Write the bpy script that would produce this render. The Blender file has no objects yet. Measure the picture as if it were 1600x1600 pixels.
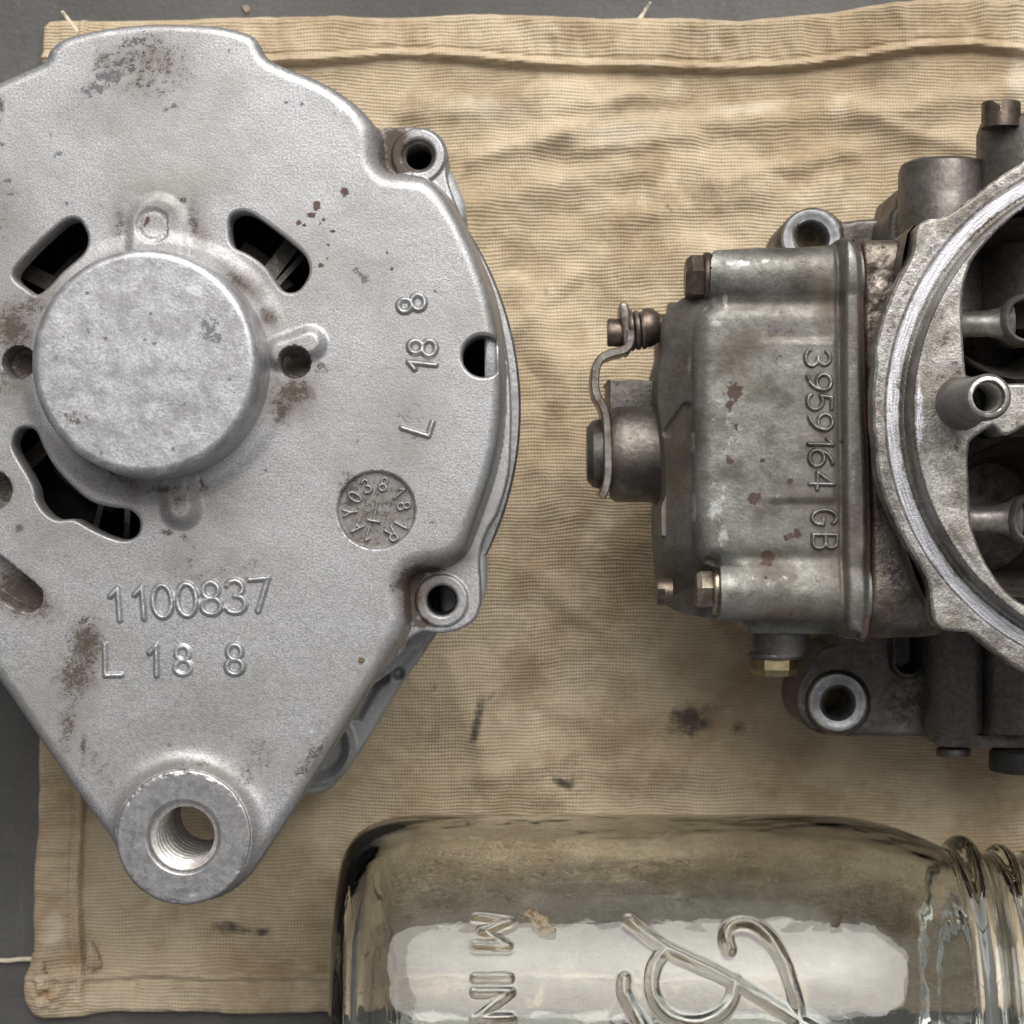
import bpy, bmesh, math, random
import numpy as np
random.seed(4); rng = np.random.RandomState(7)
R = math.radians
# ------------------------------------------------------------------ camera, world, sun, exposure
S = bpy.context.scene
K = 0.2349 / 800.0            # slope per photo pixel (photo is 1600 px wide)
H = 530.0                     # camera height over the cloth, mm
FACE = 100.0                  # height of the alternator face, mm
cam = bpy.data.cameras.new('camera'); camo = bpy.data.objects.new('camera', cam)
S.collection.objects.link(camo); S.camera = camo
camo.location = (0, 0, H * .001); camo.rotation_euler = (0, 0, 0)
cam.sensor_width = 36; cam.lens = 18 / 0.2349; cam.clip_start = .02; cam.clip_end = 200
cam.dof.use_dof = True; cam.dof.focus_distance = .428; cam.dof.aperture_fstop = 38
W = bpy.data.worlds.new('World'); S.world = W; W.use_nodes = True
SUN_EL, SUN_AZ = 50, 76       # azimuth measured from +x towards +y (image up)
nt = W.node_tree; bg = nt.nodes['Background']
sky = nt.nodes.new('ShaderNodeTexSky'); sky.sky_type = 'NISHITA'; sky.sun_disc = False
sky.sun_elevation = R(SUN_EL); sky.sun_rotation = R(90 - SUN_AZ); sky.air_density = 1.0; sky.dust_density = 5.0; sky.ozone_density = 1.0
hs = nt.nodes.new('ShaderNodeHueSaturation'); hs.inputs['Saturation'].default_value = .08   # overcast: nearly grey
nt.links.new(sky.outputs[0], hs.inputs['Color']); nt.links.new(hs.outputs[0], bg.inputs[0]); bg.inputs[1].default_value = .072
sl = bpy.data.lights.new('sun', 'SUN'); so = bpy.data.objects.new('sun', sl); S.collection.objects.link(so)
sl.energy = 2.8; sl.angle = R(56); sl.color = (1, .965, .92)
so.rotation_euler = (0, R(90 - SUN_EL), R(SUN_AZ))
S.view_settings.view_transform = 'Standard'; S.view_settings.look = 'None'
S.view_settings.exposure = 0.11; S.view_settings.gamma = 1
S.cycles.use_denoising = True; S.cycles.max_bounces = 20; S.cycles.transmission_bounces = 18; S.cycles.transparent_max_bounces = 12

# ------------------------------------------------------------------ helpers
def P(px, py, zr=0.0):
    """photo pixel at height zr (mm above the alternator face) -> mm"""
    D = H - FACE - zr
    return ((px - 800) * K * D, (800 - py) * K * D, FACE + zr)
def PX(zr=0.0): return K * (H - FACE - zr)     # mm per pixel at that height
def sstep(a, b, x):
    t = np.clip((x - a) / (b - a), 0, 1); return t * t * (3 - 2 * t)
def hash2(i, j, s):
    n = (i * 374761393 + j * 668265263 + s * 974634777) & 0x7fffffff
    n = ((n ^ (n >> 13)) * 1274126177) & 0x7fffffff
    return ((n ^ (n >> 16)) & 0xffff) / 65535.0
def vnoise(x, y, s):
    i = np.floor(x).astype(np.int64); j = np.floor(y).astype(np.int64); u = x - i; v = y - j
    u = u * u * (3 - 2 * u); v = v * v * (3 - 2 * v)
    return (hash2(i, j, s) * (1 - u) * (1 - v) + hash2(i + 1, j, s) * u * (1 - v) + hash2(i, j + 1, s) * (1 - u) * v + hash2(i + 1, j + 1, s) * u * v)
def fbm(x, y, scale, octs=4, s=1):
    x = np.asarray(x, float) / scale; y = np.asarray(y, float) / scale; a = .5; t = 0; n = 0
    for k in range(octs):
        t = t + a * vnoise(x + 17.3 * k, y - 9.1 * k, s + k); n += a; a *= .5; x = x * 2.03; y = y * 2.03
    return t / n - .5
def blobs(X, Y, L):
    out = np.zeros_like(X, float)
    for b in L:
        cx, cy, rx, ry = b[:4]; st = b[4] if len(b) > 4 else 1; an = R(b[5]) if len(b) > 5 else 0
        dx = X - cx; dy = Y - cy
        u = (dx * math.cos(an) + dy * math.sin(an)) / rx; v = (-dx * math.sin(an) + dy * math.cos(an)) / ry
        out = np.maximum(out, st * np.exp(-(u * u + v * v)))
    return out
def catmull(pts, n=3, closed=True):
    pts = [np.array(p, float) for p in pts]; N = len(pts); out = []
    for i in range(N if closed else N - 1):
        g = (lambda k: pts[k % N]) if closed else (lambda k: pts[min(max(k, 0), N - 1)])
        p0, p1, p2, p3 = g(i - 1), g(i), g(i + 1), g(i + 2)
        for k in range(n):
            t = k / n
            out.append(.5 * (2 * p1 + (p2 - p0) * t + (2 * p0 - 5 * p1 + 4 * p2 - p3) * t * t + (3 * p1 - p0 - 3 * p2 + p3) * t ** 3))
    if not closed: out.append(pts[-1])
    return np.array(out)
class Poly:
    """signed distance (positive inside) of a closed outline, cached on a lattice"""
    def __init__(s, pts, smooth=3, step=3.0, pad=50):
        P_ = catmull(pts, smooth) if smooth else np.array(pts, float)
        s.pts = P_; s.step = step
        s.x0, s.y0 = P_.min(0) - pad; x1, y1 = P_.max(0) + pad
        xs = np.arange(s.x0, x1 + step, step); ys = np.arange(s.y0, y1 + step, step)
        X, Y = np.meshgrid(xs, ys); d2 = np.full(X.shape, 1e18); ins = np.zeros(X.shape, bool)
        for a, b in zip(P_, np.roll(P_, -1, 0)):
            ex, ey = b - a; L = ex * ex + ey * ey + 1e-12
            wx = X - a[0]; wy = Y - a[1]; t = np.clip((wx * ex + wy * ey) / L, 0, 1)
            d2 = np.minimum(d2, (wx - ex * t) ** 2 + (wy - ey * t) ** 2)
            if abs(ey) > 1e-9:
                c = (Y >= min(a[1], b[1])) & (Y < max(a[1], b[1])); ins ^= c & (X < a[0] + (Y - a[1]) * ex / ey)
        s.g = np.where(ins, 1, -1) * np.sqrt(d2); s.nx = len(xs); s.ny = len(ys)
    def __call__(s, X, Y):
        fx = (X - s.x0) / s.step; fy = (Y - s.y0) / s.step
        cx = np.clip(fx, 0, s.nx - 1.001); cy = np.clip(fy, 0, s.ny - 1.001)
        i = cx.astype(int); j = cy.astype(int); u = cx - i; v = cy - j; g = s.g
        r = g[j, i] * (1 - u) * (1 - v) + g[j, i + 1] * u * (1 - v) + g[j + 1, i] * (1 - u) * v + g[j + 1, i + 1] * u * v
        return r - np.hypot(fx - cx, fy - cy) * s.step
def circ(cx, cy, r): return lambda X, Y: r - np.hypot(X - cx, Y - cy)
def seg_d(X, Y, a, b):
    ex, ey = b[0] - a[0], b[1] - a[1]; L = ex * ex + ey * ey + 1e-12
    t = np.clip(((X - a[0]) * ex + (Y - a[1]) * ey) / L, 0, 1)
    return np.hypot(X - a[0] - ex * t, Y - a[1] - ey * t)
def caps(a, b, r): return lambda X, Y: r - seg_d(X, Y, a, b)
def rrect(x0, y0, x1, y1, r):
    cx, cy, hx, hy = (x0 + x1) / 2, (y0 + y1) / 2, (x1 - x0) / 2 - r, (y1 - y0) / 2 - r
    def f(X, Y):
        qx = np.abs(X - cx) - hx; qy = np.abs(Y - cy) - hy
        return r - (np.hypot(np.maximum(qx, 0), np.maximum(qy, 0)) + np.minimum(np.maximum(qx, qy), 0))
    return f

COL = S.collection
def base_of(o):
    while o is not None and o.parent is not None: o = o.parent
    return np.array(o.get('_b', (0, 0, 0))) if o is not None else np.zeros(3)
BASE = {}
def root_base(o):
    while o.parent is not None: o = o.parent
    return BASE.get(o.name, np.zeros(3))
def thing(name, label, cat, base):
    o = bpy.data.objects.new(name, None); COL.objects.link(o); o.empty_display_size = .01
    o.location = np.array(base) * .001; o['label'] = label; o['category'] = cat; BASE[o.name] = np.array(base, float); return o
def mk(name, V, F, mat, parent=None, sharp=35, smooth=True, attrs=None):
    V = np.asarray(V, float).reshape(-1, 3)
    if parent is not None: V = V - root_base(parent)
    V = V * .001
    me = bpy.data.meshes.new(name)
    if isinstance(F, np.ndarray):
        n, k = F.shape
        me.vertices.add(len(V)); me.vertices.foreach_set('co', V.ravel())
        me.loops.add(n * k); me.loops.foreach_set('vertex_index', F.ravel().astype(np.int32))
        me.polygons.add(n); me.polygons.foreach_set('loop_start', np.arange(0, n * k, k, dtype=np.int32))
        me.update(calc_edges=True)
    else:
        me.from_pydata(V.tolist(), [], F); me.update()
    if attrs:
        for k_, a in attrs.items():
            at = me.attributes.new(k_, 'FLOAT', 'POINT'); at.data.foreach_set('value', np.asarray(a, np.float32))
    me.polygons.foreach_set('use_smooth', np.full(len(me.polygons), smooth))
    if smooth and sharp: me.set_sharp_from_angle(angle=R(sharp))
    if mat: me.materials.append(mat)
    o = bpy.data.objects.new(name, me); COL.objects.link(o)
    if parent is not None: o.parent = parent
    return o
def casting(name, xs, ys, z0, dom, hgt, mat, parent, zbot=None, attrs=None, sharp=45, out=None):
    """one cast piece as a relief over an outline: xs, ys are pixels at height z0"""
    X, Y = np.meshgrid(xs, ys); ny, nx = X.shape
    d = dom(X, Y); st = np.minimum(np.gradient(xs)[None, :], np.gradient(ys)[:, None]) * .6
    ok = d > -st
    q = ok[:-1, :-1] & ok[1:, :-1] & ok[:-1, 1:] & ok[1:, 1:]
    j, i = np.nonzero(q); a = j * nx + i
    F = np.stack([a + nx, a + nx + 1, a + 1, a], 1)        # image y is down
    used = np.unique(F); mp = np.full(nx * ny, -1); mp[used] = np.arange(len(used)); F = mp[F]
    x = X.ravel()[used].copy(); y = Y.ravel()[used].copy()
    E = np.concatenate([F[:, [0, 1]], F[:, [1, 2]], F[:, [2, 3]], F[:, [3, 0]]]); n = len(x)
    key = np.minimum(E[:, 0], E[:, 1]) * n + np.maximum(E[:, 0], E[:, 1])
    _, inv, cnt = np.unique(key, return_inverse=True, return_counts=True)
    BE = E[cnt[inv] == 1]; bv = np.unique(BE)
    bx, by = x[bv], y[bv]; big = np.maximum(np.max(np.diff(xs)), 1)
    for _ in range(3):
        dd = dom(bx, by); e = .7
        gx = (dom(bx + e, by) - dom(bx - e, by)) / (2 * e); gy = (dom(bx, by + e) - dom(bx, by - e)) / (2 * e)
        g2 = np.maximum(gx * gx + gy * gy, .25); m = np.abs(dd) < 3 * big
        bx = np.where(m, bx - dd * gx / g2, bx); by = np.where(m, by - dd * gy / g2, by)
    x[bv] = bx; y[bv] = by
    z = hgt(x, y, dom(x, y)); s = PX(z0)
    V = np.stack([(x - 800) * s, (800 - y) * s, FACE + z0 + z], 1)
    at = {k: f(x, y) for k, f in (attrs or {}).items()}
    if zbot is not None:
        zb = zbot(bx, by) if callable(zbot) else np.full(len(bv), float(zbot))
        mp2 = np.full(n, -1); mp2[bv] = n + np.arange(len(bv))
        V = np.concatenate([V, np.stack([V[bv, 0], V[bv, 1], FACE + z0 + np.minimum(zb, z[bv] - .05)], 1)])
        F = np.concatenate([F, np.stack([BE[:, 1], BE[:, 0], mp2[BE[:, 0]], mp2[BE[:, 1]]], 1)])
        at = {k: np.concatenate([v, v[bv]]) for k, v in at.items()}
    return mk(name, V, F, mat, parent, sharp=sharp, attrs=at)
def frame(ax):
    w = np.array(ax, float); w /= np.linalg.norm(w)
    t = np.array((0, 0, 1.0)) if abs(w[2]) < .9 else np.array((1.0, 0, 0))
    u = np.cross(t, w); u /= np.linalg.norm(u); return u, np.cross(w, u), w
def lathe(name, prof, o, ax, mat, parent, n=48, closed=False, sharp=35, smooth=True, phase=0, jit=0):
    u, v, w = frame(ax); V = []; F = []; o = np.array(o, float); m = len(prof)
    for r, a in prof:
        for k in range(n):
            t = 2 * math.pi * k / n + phase; rr = max(r, 1e-4) * (1 + jit * (random.random() - .5))
            V.append(o + w * a + (u * math.cos(t) + v * math.sin(t)) * rr)
    for i in range(m if closed else m - 1):
        for k in range(n):
            i2 = (i + 1) % m; F.append([i * n + k, i * n + (k + 1) % n, i2 * n + (k + 1) % n, i2 * n + k])
    return mk(name, V, F, mat, parent, sharp=sharp, smooth=smooth)
def bev(r, L, b=1.0, r0=0):
    """profile of a bevelled solid cylinder"""
    return [(r0, 0), (r - b, 0), (r - .3 * b, .3 * b), (r, b), (r, L - b), (r - .3 * b, L - .3 * b), (r - b, L), (r0, L)]
def prism(name, pts, ztop, zbot, mat, parent, bevel=.8, lower=None, smooth=3, seg=3, sharp=40):
    """extruded outline, pixels at height ztop; bevelled top rim"""
    P_ = catmull(pts, smooth) if smooth else np.array(pts, float)
    bm = bmesh.new(); vs = [bm.verts.new(P(a, b, ztop)) for a, b in P_]; f = bm.faces.new(vs)
    if f.normal.z == 0: f.normal_update()
    f.normal_update()
    if f.normal.z < 0: f.normal_flip()
    ex = bmesh.ops.extrude_face_region(bm, geom=[f])
    for v in [g for g in ex['geom'] if isinstance(g, bmesh.types.BMVert)]: v.co.z = FACE + zbot
    low = [g for g in ex['geom'] if isinstance(g, bmesh.types.BMFace)]
    bmesh.ops.recalc_face_normals(bm, faces=bm.faces)
    if bevel:
        es = [e for e in bm.edges if all(abs(v.co.z - FACE - ztop) < 1e-4 for v in e.verts)]
        bmesh.ops.bevel(bm, geom=es, offset=bevel, segments=seg, profile=.5, affect='EDGES', clamp_overlap=True)
    bmesh.ops.triangulate(bm, faces=[f for f in bm.faces if len(f.verts) > 4])
    V = [v.co[:] for v in bm.verts]; bm.verts.index_update(); F = [[v.index for v in f.verts] for f in bm.faces]; bm.free()
    return mk(name, V, F, mat, parent, sharp=sharp)
def ribbon(name, path, zc, th, wd, mat, parent, n=5):
    """bent strap: path in pixels at height zc, thickness th, width wd along z"""
    p = np.array([P(a, b, zc) for a, b in catmull(path, n, False)]); t = np.gradient(p[:, :2], axis=0); t /= np.linalg.norm(t, axis=1)[:, None]
    nn = np.stack([-t[:, 1], t[:, 0]], 1); V = []; F = []; b = .25
    sec = [(-th / 2, -wd / 2 + b), (-th / 2 + b, -wd / 2), (th / 2 - b, -wd / 2), (th / 2, -wd / 2 + b), (th / 2, wd / 2 - b), (th / 2 - b, wd / 2), (-th / 2 + b, wd / 2), (-th / 2, wd / 2 - b)]
    m = len(sec)
    for q, w in zip(p, nn):
        for a, c in sec: V.append((q[0] + w[0] * a, q[1] + w[1] * a, q[2] + c))
    for i in range(len(p) - 1):
        for k in range(m): F.append([i * m + k, i * m + (k + 1) % m, (i + 1) * m + (k + 1) % m, (i + 1) * m + k])
    F.append(list(range(m))[::-1]); F.append([(len(p) - 1) * m + k for k in range(m)])
    return mk(name, V, F, mat, parent, sharp=30)
def tube(name, pts, r, mat, parent, n=8, taper=1.0):
    p = catmull(pts, 6, False); V = []; F = []; N = len(p)
    for i, q in enumerate(p):
        t = p[min(i + 1, N - 1)] - p[max(i - 1, 0)]; u, v, w = frame(t); rr = r * (1 + (taper - 1) * i / N)
        for k in range(n):
            a = 2 * math.pi * k / n; V.append(q + (u * math.cos(a) + v * math.sin(a)) * rr)
    for i in range(N - 1):
        for k in range(n): F.append([i * n + k, i * n + (k + 1) % n, (i + 1) * n + (k + 1) % n, (i + 1) * n + k])
    F.append(list(range(n))[::-1]); F.append([(N - 1) * n + k for k in range(n)])
    return mk(name, V, F, mat, parent)

# stroke glyphs, unit height, y up
def arc(cx, cy, rx, ry, a0, a1, n=16):
    return [(cx + rx * math.cos(R(a0 + (a1 - a0) * k / n)), cy + ry * math.sin(R(a0 + (a1 - a0) * k / n))) for k in range(n + 1)]
G = {
 '0': [arc(.28, .5, .28, .5, 0, 360, 24)], '1': [[(.1, .76), (.33, 1), (.33, 0)]],
 '3': [arc(.26, .76, .24, .24, 155, -90) + arc(.26, .26, .29, .26, 90, -155)], '4': [[(.42, 0), (.42, 1), (0, .3), (.6, .3)]],
 '5': [[(.52, 1), (.1, 1), (.06, .55)] + arc(.26, .31, .29, .31, 125, -145)], '6': [arc(.28, .3, .28, .3, 0, 360, 20), arc(.62, .32, .62, .67, 180, 105, 8)],
 '7': [[(0, 1), (.56, 1), (.2, 0)]], '8': [arc(.28, .75, .23, .25, 0, 360, 20), arc(.28, .25, .28, .25, 0, 360, 20)],
 'L': [[(0, 1), (0, 0), (.52, 0)]], 'G': [arc(.32, .5, .32, .5, 48, 318) + [(.58, .2), (.6, .46), (.34, .46)]],
 'B': [[(0, 0), (0, 1), (.3, 1)] + arc(.3, .76, .24, .24, 90, -90, 8) + [(0, .52)], [(.3, .52)] + arc(.3, .26, .28, .26, 90, -90, 8) + [(0, 0)]],
 'M': [[(0, 0), (.06, 1), (.45, .2), (.84, 1), (.9, 0)]], 'I': [[(.1, 0), (.1, 1)]], 'N': [[(0, 0), (0, 1), (.75, 0), (.75, 1)]],
 'T': [[(0, 1), (.6, 1)], [(.3, 1), (.3, 0)]], 'R': [[(0, 0), (0, 1), (.3, 1)] + arc(.3, .76, .24, .24, 90, -90, 8) + [(0, .52)], [(.25, .52), (.56, 0)]],
 'A': [[(0, 0), (.28, 1), (.56, 0)], [(.1, .35), (.46, .35)]], 'Y': [[(0, 1), (.28, .5), (.28, 0)], [(.28, .5), (.5, 1)]]}
G['9'] = [[(.56 - a, 1 - b) for a, b in s] for s in G['6']]
def glyph(ch, cx, cy, h, ang, wide=1.0):
    """strokes of a character centred at a pixel; ang turns it clockwise on the photo"""
    a = R(ang); w = max(p[0] for s in G[ch] for p in s); out = []
    for s in G[ch]:
        out.append([(cx + (u - w / 2) * h * wide * math.cos(a) + (v - .5) * h * math.sin(a), cy + (u - w / 2) * h * wide * math.sin(a) - (v - .5) * h * math.cos(a)) for u, v in s])
    return out
def stroke_d(X, Y, strokes):
    d = np.full(np.shape(X), 1e9)
    for s in strokes:
        for a, b in zip(s[:-1], s[1:]): d = np.minimum(d, seg_d(X, Y, a, b))
    return d
def relief(name, strokes, z0, surf, mat, parent, hh=.45, w=7, fil=3.0, step=1.0, hf=None, attrs=None):
    """raised cast strokes that run out softly into the surface below"""
    A = np.array([p for s in strokes for p in s]); R_ = w / 2 + fil
    xs = np.arange(A[:, 0].min() - R_ - 2, A[:, 0].max() + R_ + 2, step); ys = np.arange(A[:, 1].min() - R_ - 2, A[:, 1].max() + R_ + 2, step)
    dom = lambda X, Y: R_ - stroke_d(X, Y, strokes)
    def hg(x, y, d):
        q = R_ - d; m = hf(x, y) if hf else 1
        return surf(x, y) - .03 + (hh * m) * (1 - sstep(w * .12, R_, q)) * (1 + .22 * fbm(x, y, 9, 2, 5) + .5 * fbm(x, y, 32, 2, 6))
    return casting(name, xs, ys, z0, dom, hg, mat, parent, attrs=attrs, sharp=None)

CX_M, CY_M = [c * .001 for c in P(1800, 645, 0)[:2]]
# ------------------------------------------------------------------ materials
class NT:
    def __init__(s, name):
        s.m = bpy.data.materials.new(name); s.m.use_nodes = True; s.t = s.m.node_tree; s.b = s.t.nodes['Principled BSDF']
        s.tc = s.t.nodes.new('ShaderNodeTexCoord')
    def n(s, ty, **kw):
        o = s.t.nodes.new(ty)
        for k, v in kw.items(): setattr(o, k, v)
        return o
    def l(s, a, b): s.t.links.new(a, b)
    def noise(s, scale, detail=3, rough=.55, stretch=None, dist=0):
        o = s.n('ShaderNodeTexNoise'); o.inputs['Scale'].default_value = scale; o.inputs['Detail'].default_value = detail; o.inputs['Roughness'].default_value = rough; o.inputs['Distortion'].default_value = dist
        if stretch:
            mp = s.n('ShaderNodeMapping'); mp.inputs['Scale'].default_value = stretch; s.l(s.tc.outputs['Object'], mp.inputs[0]); s.l(mp.outputs[0], o.inputs['Vector'])
        else: s.l(s.tc.outputs['Object'], o.inputs['Vector'])
        return o.outputs[0]
    def ramp(s, x, a, b, lo=0., hi=1.):
        o = s.n('ShaderNodeMapRange'); o.interpolation_type = 'SMOOTHSTEP'; o.inputs[1].default_value = a; o.inputs[2].default_value = b; o.inputs[3].default_value = lo; o.inputs[4].default_value = hi
        s.l(x, o.inputs[0]); return o.outputs[0]
    def math(s, op, a, b=None, c=None):
        o = s.n('ShaderNodeMath'); o.operation = op
        for i, v in enumerate((a, b, c)):
            if v is None: continue
            if isinstance(v, (int, float)): o.inputs[i].default_value = v
            else: s.l(v, o.inputs[i])
        return o.outputs[0]
    def attr(s, nm): o = s.n('ShaderNodeAttribute'); o.attribute_name = nm; return o.outputs['Fac']
    def mix(s, f, a, b, mode='MIX'):
        o = s.n('ShaderNodeMix'); o.data_type = 'RGBA'; o.blend_type = mode
        for i, v in ((0, f), (6, a), (7, b)):
            if isinstance(v, (int, float)): o.inputs[i].default_value = v
            elif isinstance(v, tuple): o.inputs[i].default_value = (*v, 1)
            else: s.l(v, o.inputs[i])
        return o.outputs[2]
    def mixf(s, f, a, b):
        o = s.n('ShaderNodeMix'); o.data_type = 'FLOAT'
        for i, v in ((0, f), (2, a), (3, b)):
            if isinstance(v, (int, float)): o.inputs[i].default_value = v
            else: s.l(v, o.inputs[i])
        return o.outputs[0]
    def bump(s, h, strength, dist, prev=None):
        o = s.n('ShaderNodeBump'); o.inputs['Strength'].default_value = strength; o.inputs['Distance'].default_value = dist
        s.l(h, o.inputs['Height'])
        if prev is not None: s.l(prev, o.inputs['Normal'])
        return o.outputs[0]
    def set(s, k, v):
        if isinstance(v, (int, float)): s.b.inputs[k].default_value = v
        elif isinstance(v, tuple): s.b.inputs[k].default_value = (*v, 1)
        else: s.l(v, s.b.inputs[k])
def metal(name, col, rough=.42, met=.9, grain=1900, gs=.5, gd=.00012, col2=None, mscale=90, mlo=.45, mhi=.68, mamt=.6, grime=(.06, .042, .028), rust=(.075, .03, .02),
          soot=(.10, .10, .115), speck=.0, spk_col=(.05, .045, .04), auto=0., gv=.22, stretch=None, shine=(.62, .62, .66), pit=0., turned=None, filmc=(.10, .074, .052)):
    t = NT(name); g1 = t.noise(grain, 3, .6, stretch); g2 = t.noise(grain * .37, 3, .6); big = t.noise(mscale, 5, .62)
    c = t.mix(t.ramp(g1, .3, .7), tuple(x * (1 - gv) for x in col), tuple(min(1, x * (1 + gv)) for x in col))
    if col2: c = t.mix(t.math('MULTIPLY', t.ramp(big, mlo, mhi), mamt), c, col2)
    hf = t.noise(700, 5, .72); hf2 = t.noise(330, 4, .7)
    rough_s = t.mixf(t.ramp(g2, .3, .7), rough * .85, rough * 1.2); met_s = met
    # worn or machined bright metal, plus highlights painted on the bowl
    sh = t.attr('shine'); shm = t.math('MULTIPLY', t.ramp(t.math('ADD', sh, t.math('ADD', t.math('MULTIPLY', t.math('SUBTRACT', hf2, .5), 1.3), t.math('MULTIPLY', t.math('SUBTRACT', hf, .5), 1.2))), .36, .75), t.ramp(sh, .03, .3))
    shc = shine
    if turned:                                            # lathe marks run round the seat
        g = t.n('ShaderNodeNewGeometry'); d_ = t.n('ShaderNodeVectorMath'); d_.operation = 'SUBTRACT'; t.l(g.outputs['Position'], d_.inputs[0]); d_.inputs[1].default_value = (*turned, .1)
        sp = t.n('ShaderNodeSeparateXYZ'); t.l(d_.outputs[0], sp.inputs[0]); rad = t.math('SQRT', t.math('ADD', t.math('POWER', sp.outputs[0], 2), t.math('POWER', sp.outputs[1], 2)))
        an = t.math('ARCTAN2', sp.outputs[1], sp.outputs[0]); cb = t.n('ShaderNodeCombineXYZ'); t.l(t.math('MULTIPLY', rad, 3200), cb.inputs[0]); t.l(t.math('MULTIPLY', an, 9), cb.inputs[1])
        tn = t.n('ShaderNodeTexNoise'); tn.inputs['Scale'].default_value = 1; tn.inputs['Detail'].default_value = 4; tn.inputs['Roughness'].default_value = .6; t.l(cb.outputs[0], tn.inputs['Vector'])
        shc = t.mix(t.ramp(tn.outputs[0], .32, .66), tuple(x * .45 for x in shine), shine)
    c = t.mix(shm, c, shc)
    # grime, soot, rust: stains with a shape of their own
    film = t.attr('film'); c = t.mix(t.math('MULTIPLY', film, t.ramp(hf2, .2, .8, .55, 1.)), c, filmc)
    def stain(an, colr, c, k=1.5, lo=.42, hi=.72, mx=.92, extra=None, gk=0.):
        a = t.attr(an)
        if extra is not None: a = t.math('MAXIMUM', a, extra)
        gate = t.ramp(a, .03, .25)
        m = t.ramp(t.math('ADD', a, t.math('ADD', t.math('MULTIPLY', t.math('SUBTRACT', hf, .5), k), t.math('MULTIPLY', t.math('SUBTRACT', g1, .5), gk))), lo, hi)
        m = t.math('MULTIPLY', t.math('MULTIPLY', m, gate), mx); return t.mix(m, c, colr), m
    ex = t.math('MULTIPLY', t.ramp(t.noise(45, 4, .6), .48, .75), auto) if auto else None
    c, m1 = stain('soot', soot, c, 2.5, .42, .70, .82, None, 1.2)
    c, m2 = stain('grime', grime, c, 2.6, .36, 1.15, .92, ex, 2.2)
    c, m3 = stain('rust', rust, c, 2.0, .42, .66, .93)
    if speck:
        sp = t.ramp(t.noise(260, 4, .75), .74 - speck, .79 - speck); c = t.mix(t.math('MULTIPLY', sp, .8), c, spk_col); m3 = t.math('MAXIMUM', m3, sp)
    dirt = t.math('MAXIMUM', t.math('MAXIMUM', t.math('MAXIMUM', m1, m2), m3), t.math('MULTIPLY', film, .85))
    t.set('Base Color', c); t.set('Metallic', t.math('MULTIPLY', t.math('SUBTRACT', 1, t.math('MULTIPLY', dirt, .92)), met_s))
    t.set('Roughness', t.mixf(dirt, rough_s, .62))
    h = t.math('ADD', g1, t.math('MULTIPLY', g2, .3))
    if pit: h = t.math('SUBTRACT', h, t.math('MULTIPLY', t.ramp(t.noise(520, 3, .7), .6, .72), pit))
    h = t.math('ADD', h, t.math('MULTIPLY', t.math('MULTIPLY', dirt, hf), 1.0))
    t.set('Normal', t.bump(h, gs, gd)); return t.m
M = {}
M['alu'] = metal('cast_aluminium', (.43, .43, .437), .42, .74, 2400, .36, .00013, (.33, .322, .308), 38, .40, .70, .75, speck=.04, gv=.24)
M['alu_cap'] = metal('cap_aluminium', (.50, .50, .515), .40, .75, 1900, .4, .0001, (.31, .305, .31), 200, .40, .66, .75, speck=.03, gv=.2)
M['boss'] = metal('machined_boss', (.385, .383, .385), .40, .8, 1700, .35, .00007, (.27, .268, .27), 300, .4, .65, .6, speck=.05, gv=.15)
M['alu_low'] = metal('lower_aluminium', (.46, .47, .475), .5, .4, 1500, .5, .00014, (.25, .25, .26), 80, .4, .7, .6, gv=.12)
M['steel'] = metal('stator_steel', (.42, .42, .43), .38, .95, 1200, .4, .0001, (.3, .29, .28), 100, .4, .7, .6)
M['thread'] = metal('thread_steel', (.66, .64, .62), .36, .6, 1500, .3, .00006, (.4, .36, .32), 200, .45, .65, .6)
M['inside'] = metal('dark_inside', (.022, .02, .019), .6, .3, 800, .4, .0001, (.05, .04, .032), 120, .5, .7, .7)
M['bowl'] = metal('zinc_bowl', (.235, .234, .216), .47, .68, 1700, .4, .00014, (.105, .098, .082), 90, .42, .66, .9, speck=.07, spk_col=(.06, .045, .035), auto=.42, gv=.16, grime=(.10, .075, .05), rust=(.06, .026, .018), shine=(.46, .47, .46), pit=.3)
M['block'] = metal('brown_block', (.24, .21, .175), .40, .7, 1100, .5, .00022, (.075, .055, .045), 70, .40, .62, .9, speck=.06, auto=.5, gv=.2, shine=(.42, .38, .34), pit=.8)
M['side'] = metal('dull_zinc', (.20, .18, .16), .42, .7, 900, .6, .0002, (.075, .06, .05), 85, .42, .64, .9, speck=.04, auto=.3, gv=.15)
M['dark'] = metal('dark_zinc', (.135, .122, .11), .45, .7, 900, .5, .0002, (.26, .25, .235), 85, .50, .74, .75, speck=.05, auto=.4, gv=.18, shine=(.3, .3, .3))
M['flange'] = metal('flange_cast', (.40, .385, .36), .42, .75, 2100, .5, .00013, (.16, .14, .115), 85, .42, .62, .8, speck=.06, auto=.2, gv=.32, shine=(.74, .74, .79), pit=.2, turned=(CX_M, CY_M))
M['stud'] = metal('stud_metal', (.27, .26, .245), .45, .6, 900, .5, .00014, (.12, .105, .09), 110, .42, .65, .7, shine=(.72, .71, .68))
M['screw'] = metal('brown_screw', (.17, .135, .11), .38, .8, 800, .4, .00015, (.085, .06, .05), 150, .4, .65, .8)
M['plated'] = metal('plated_screw', (.40, .35, .28), .32, .95, 800, .35, .00012, (.2, .15, .11), 160, .45, .65, .8)
M['brass'] = metal('brass', (.40, .33, .19), .36, .95, 800, .35, .0001, (.2, .16, .1), 200, .45, .65, .7)
M['bright'] = metal('bright_boss', (.36, .365, .38), .4, .8, 900, .3, .0001, (.22, .22, .23), 200, .4, .65, .7)
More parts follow.
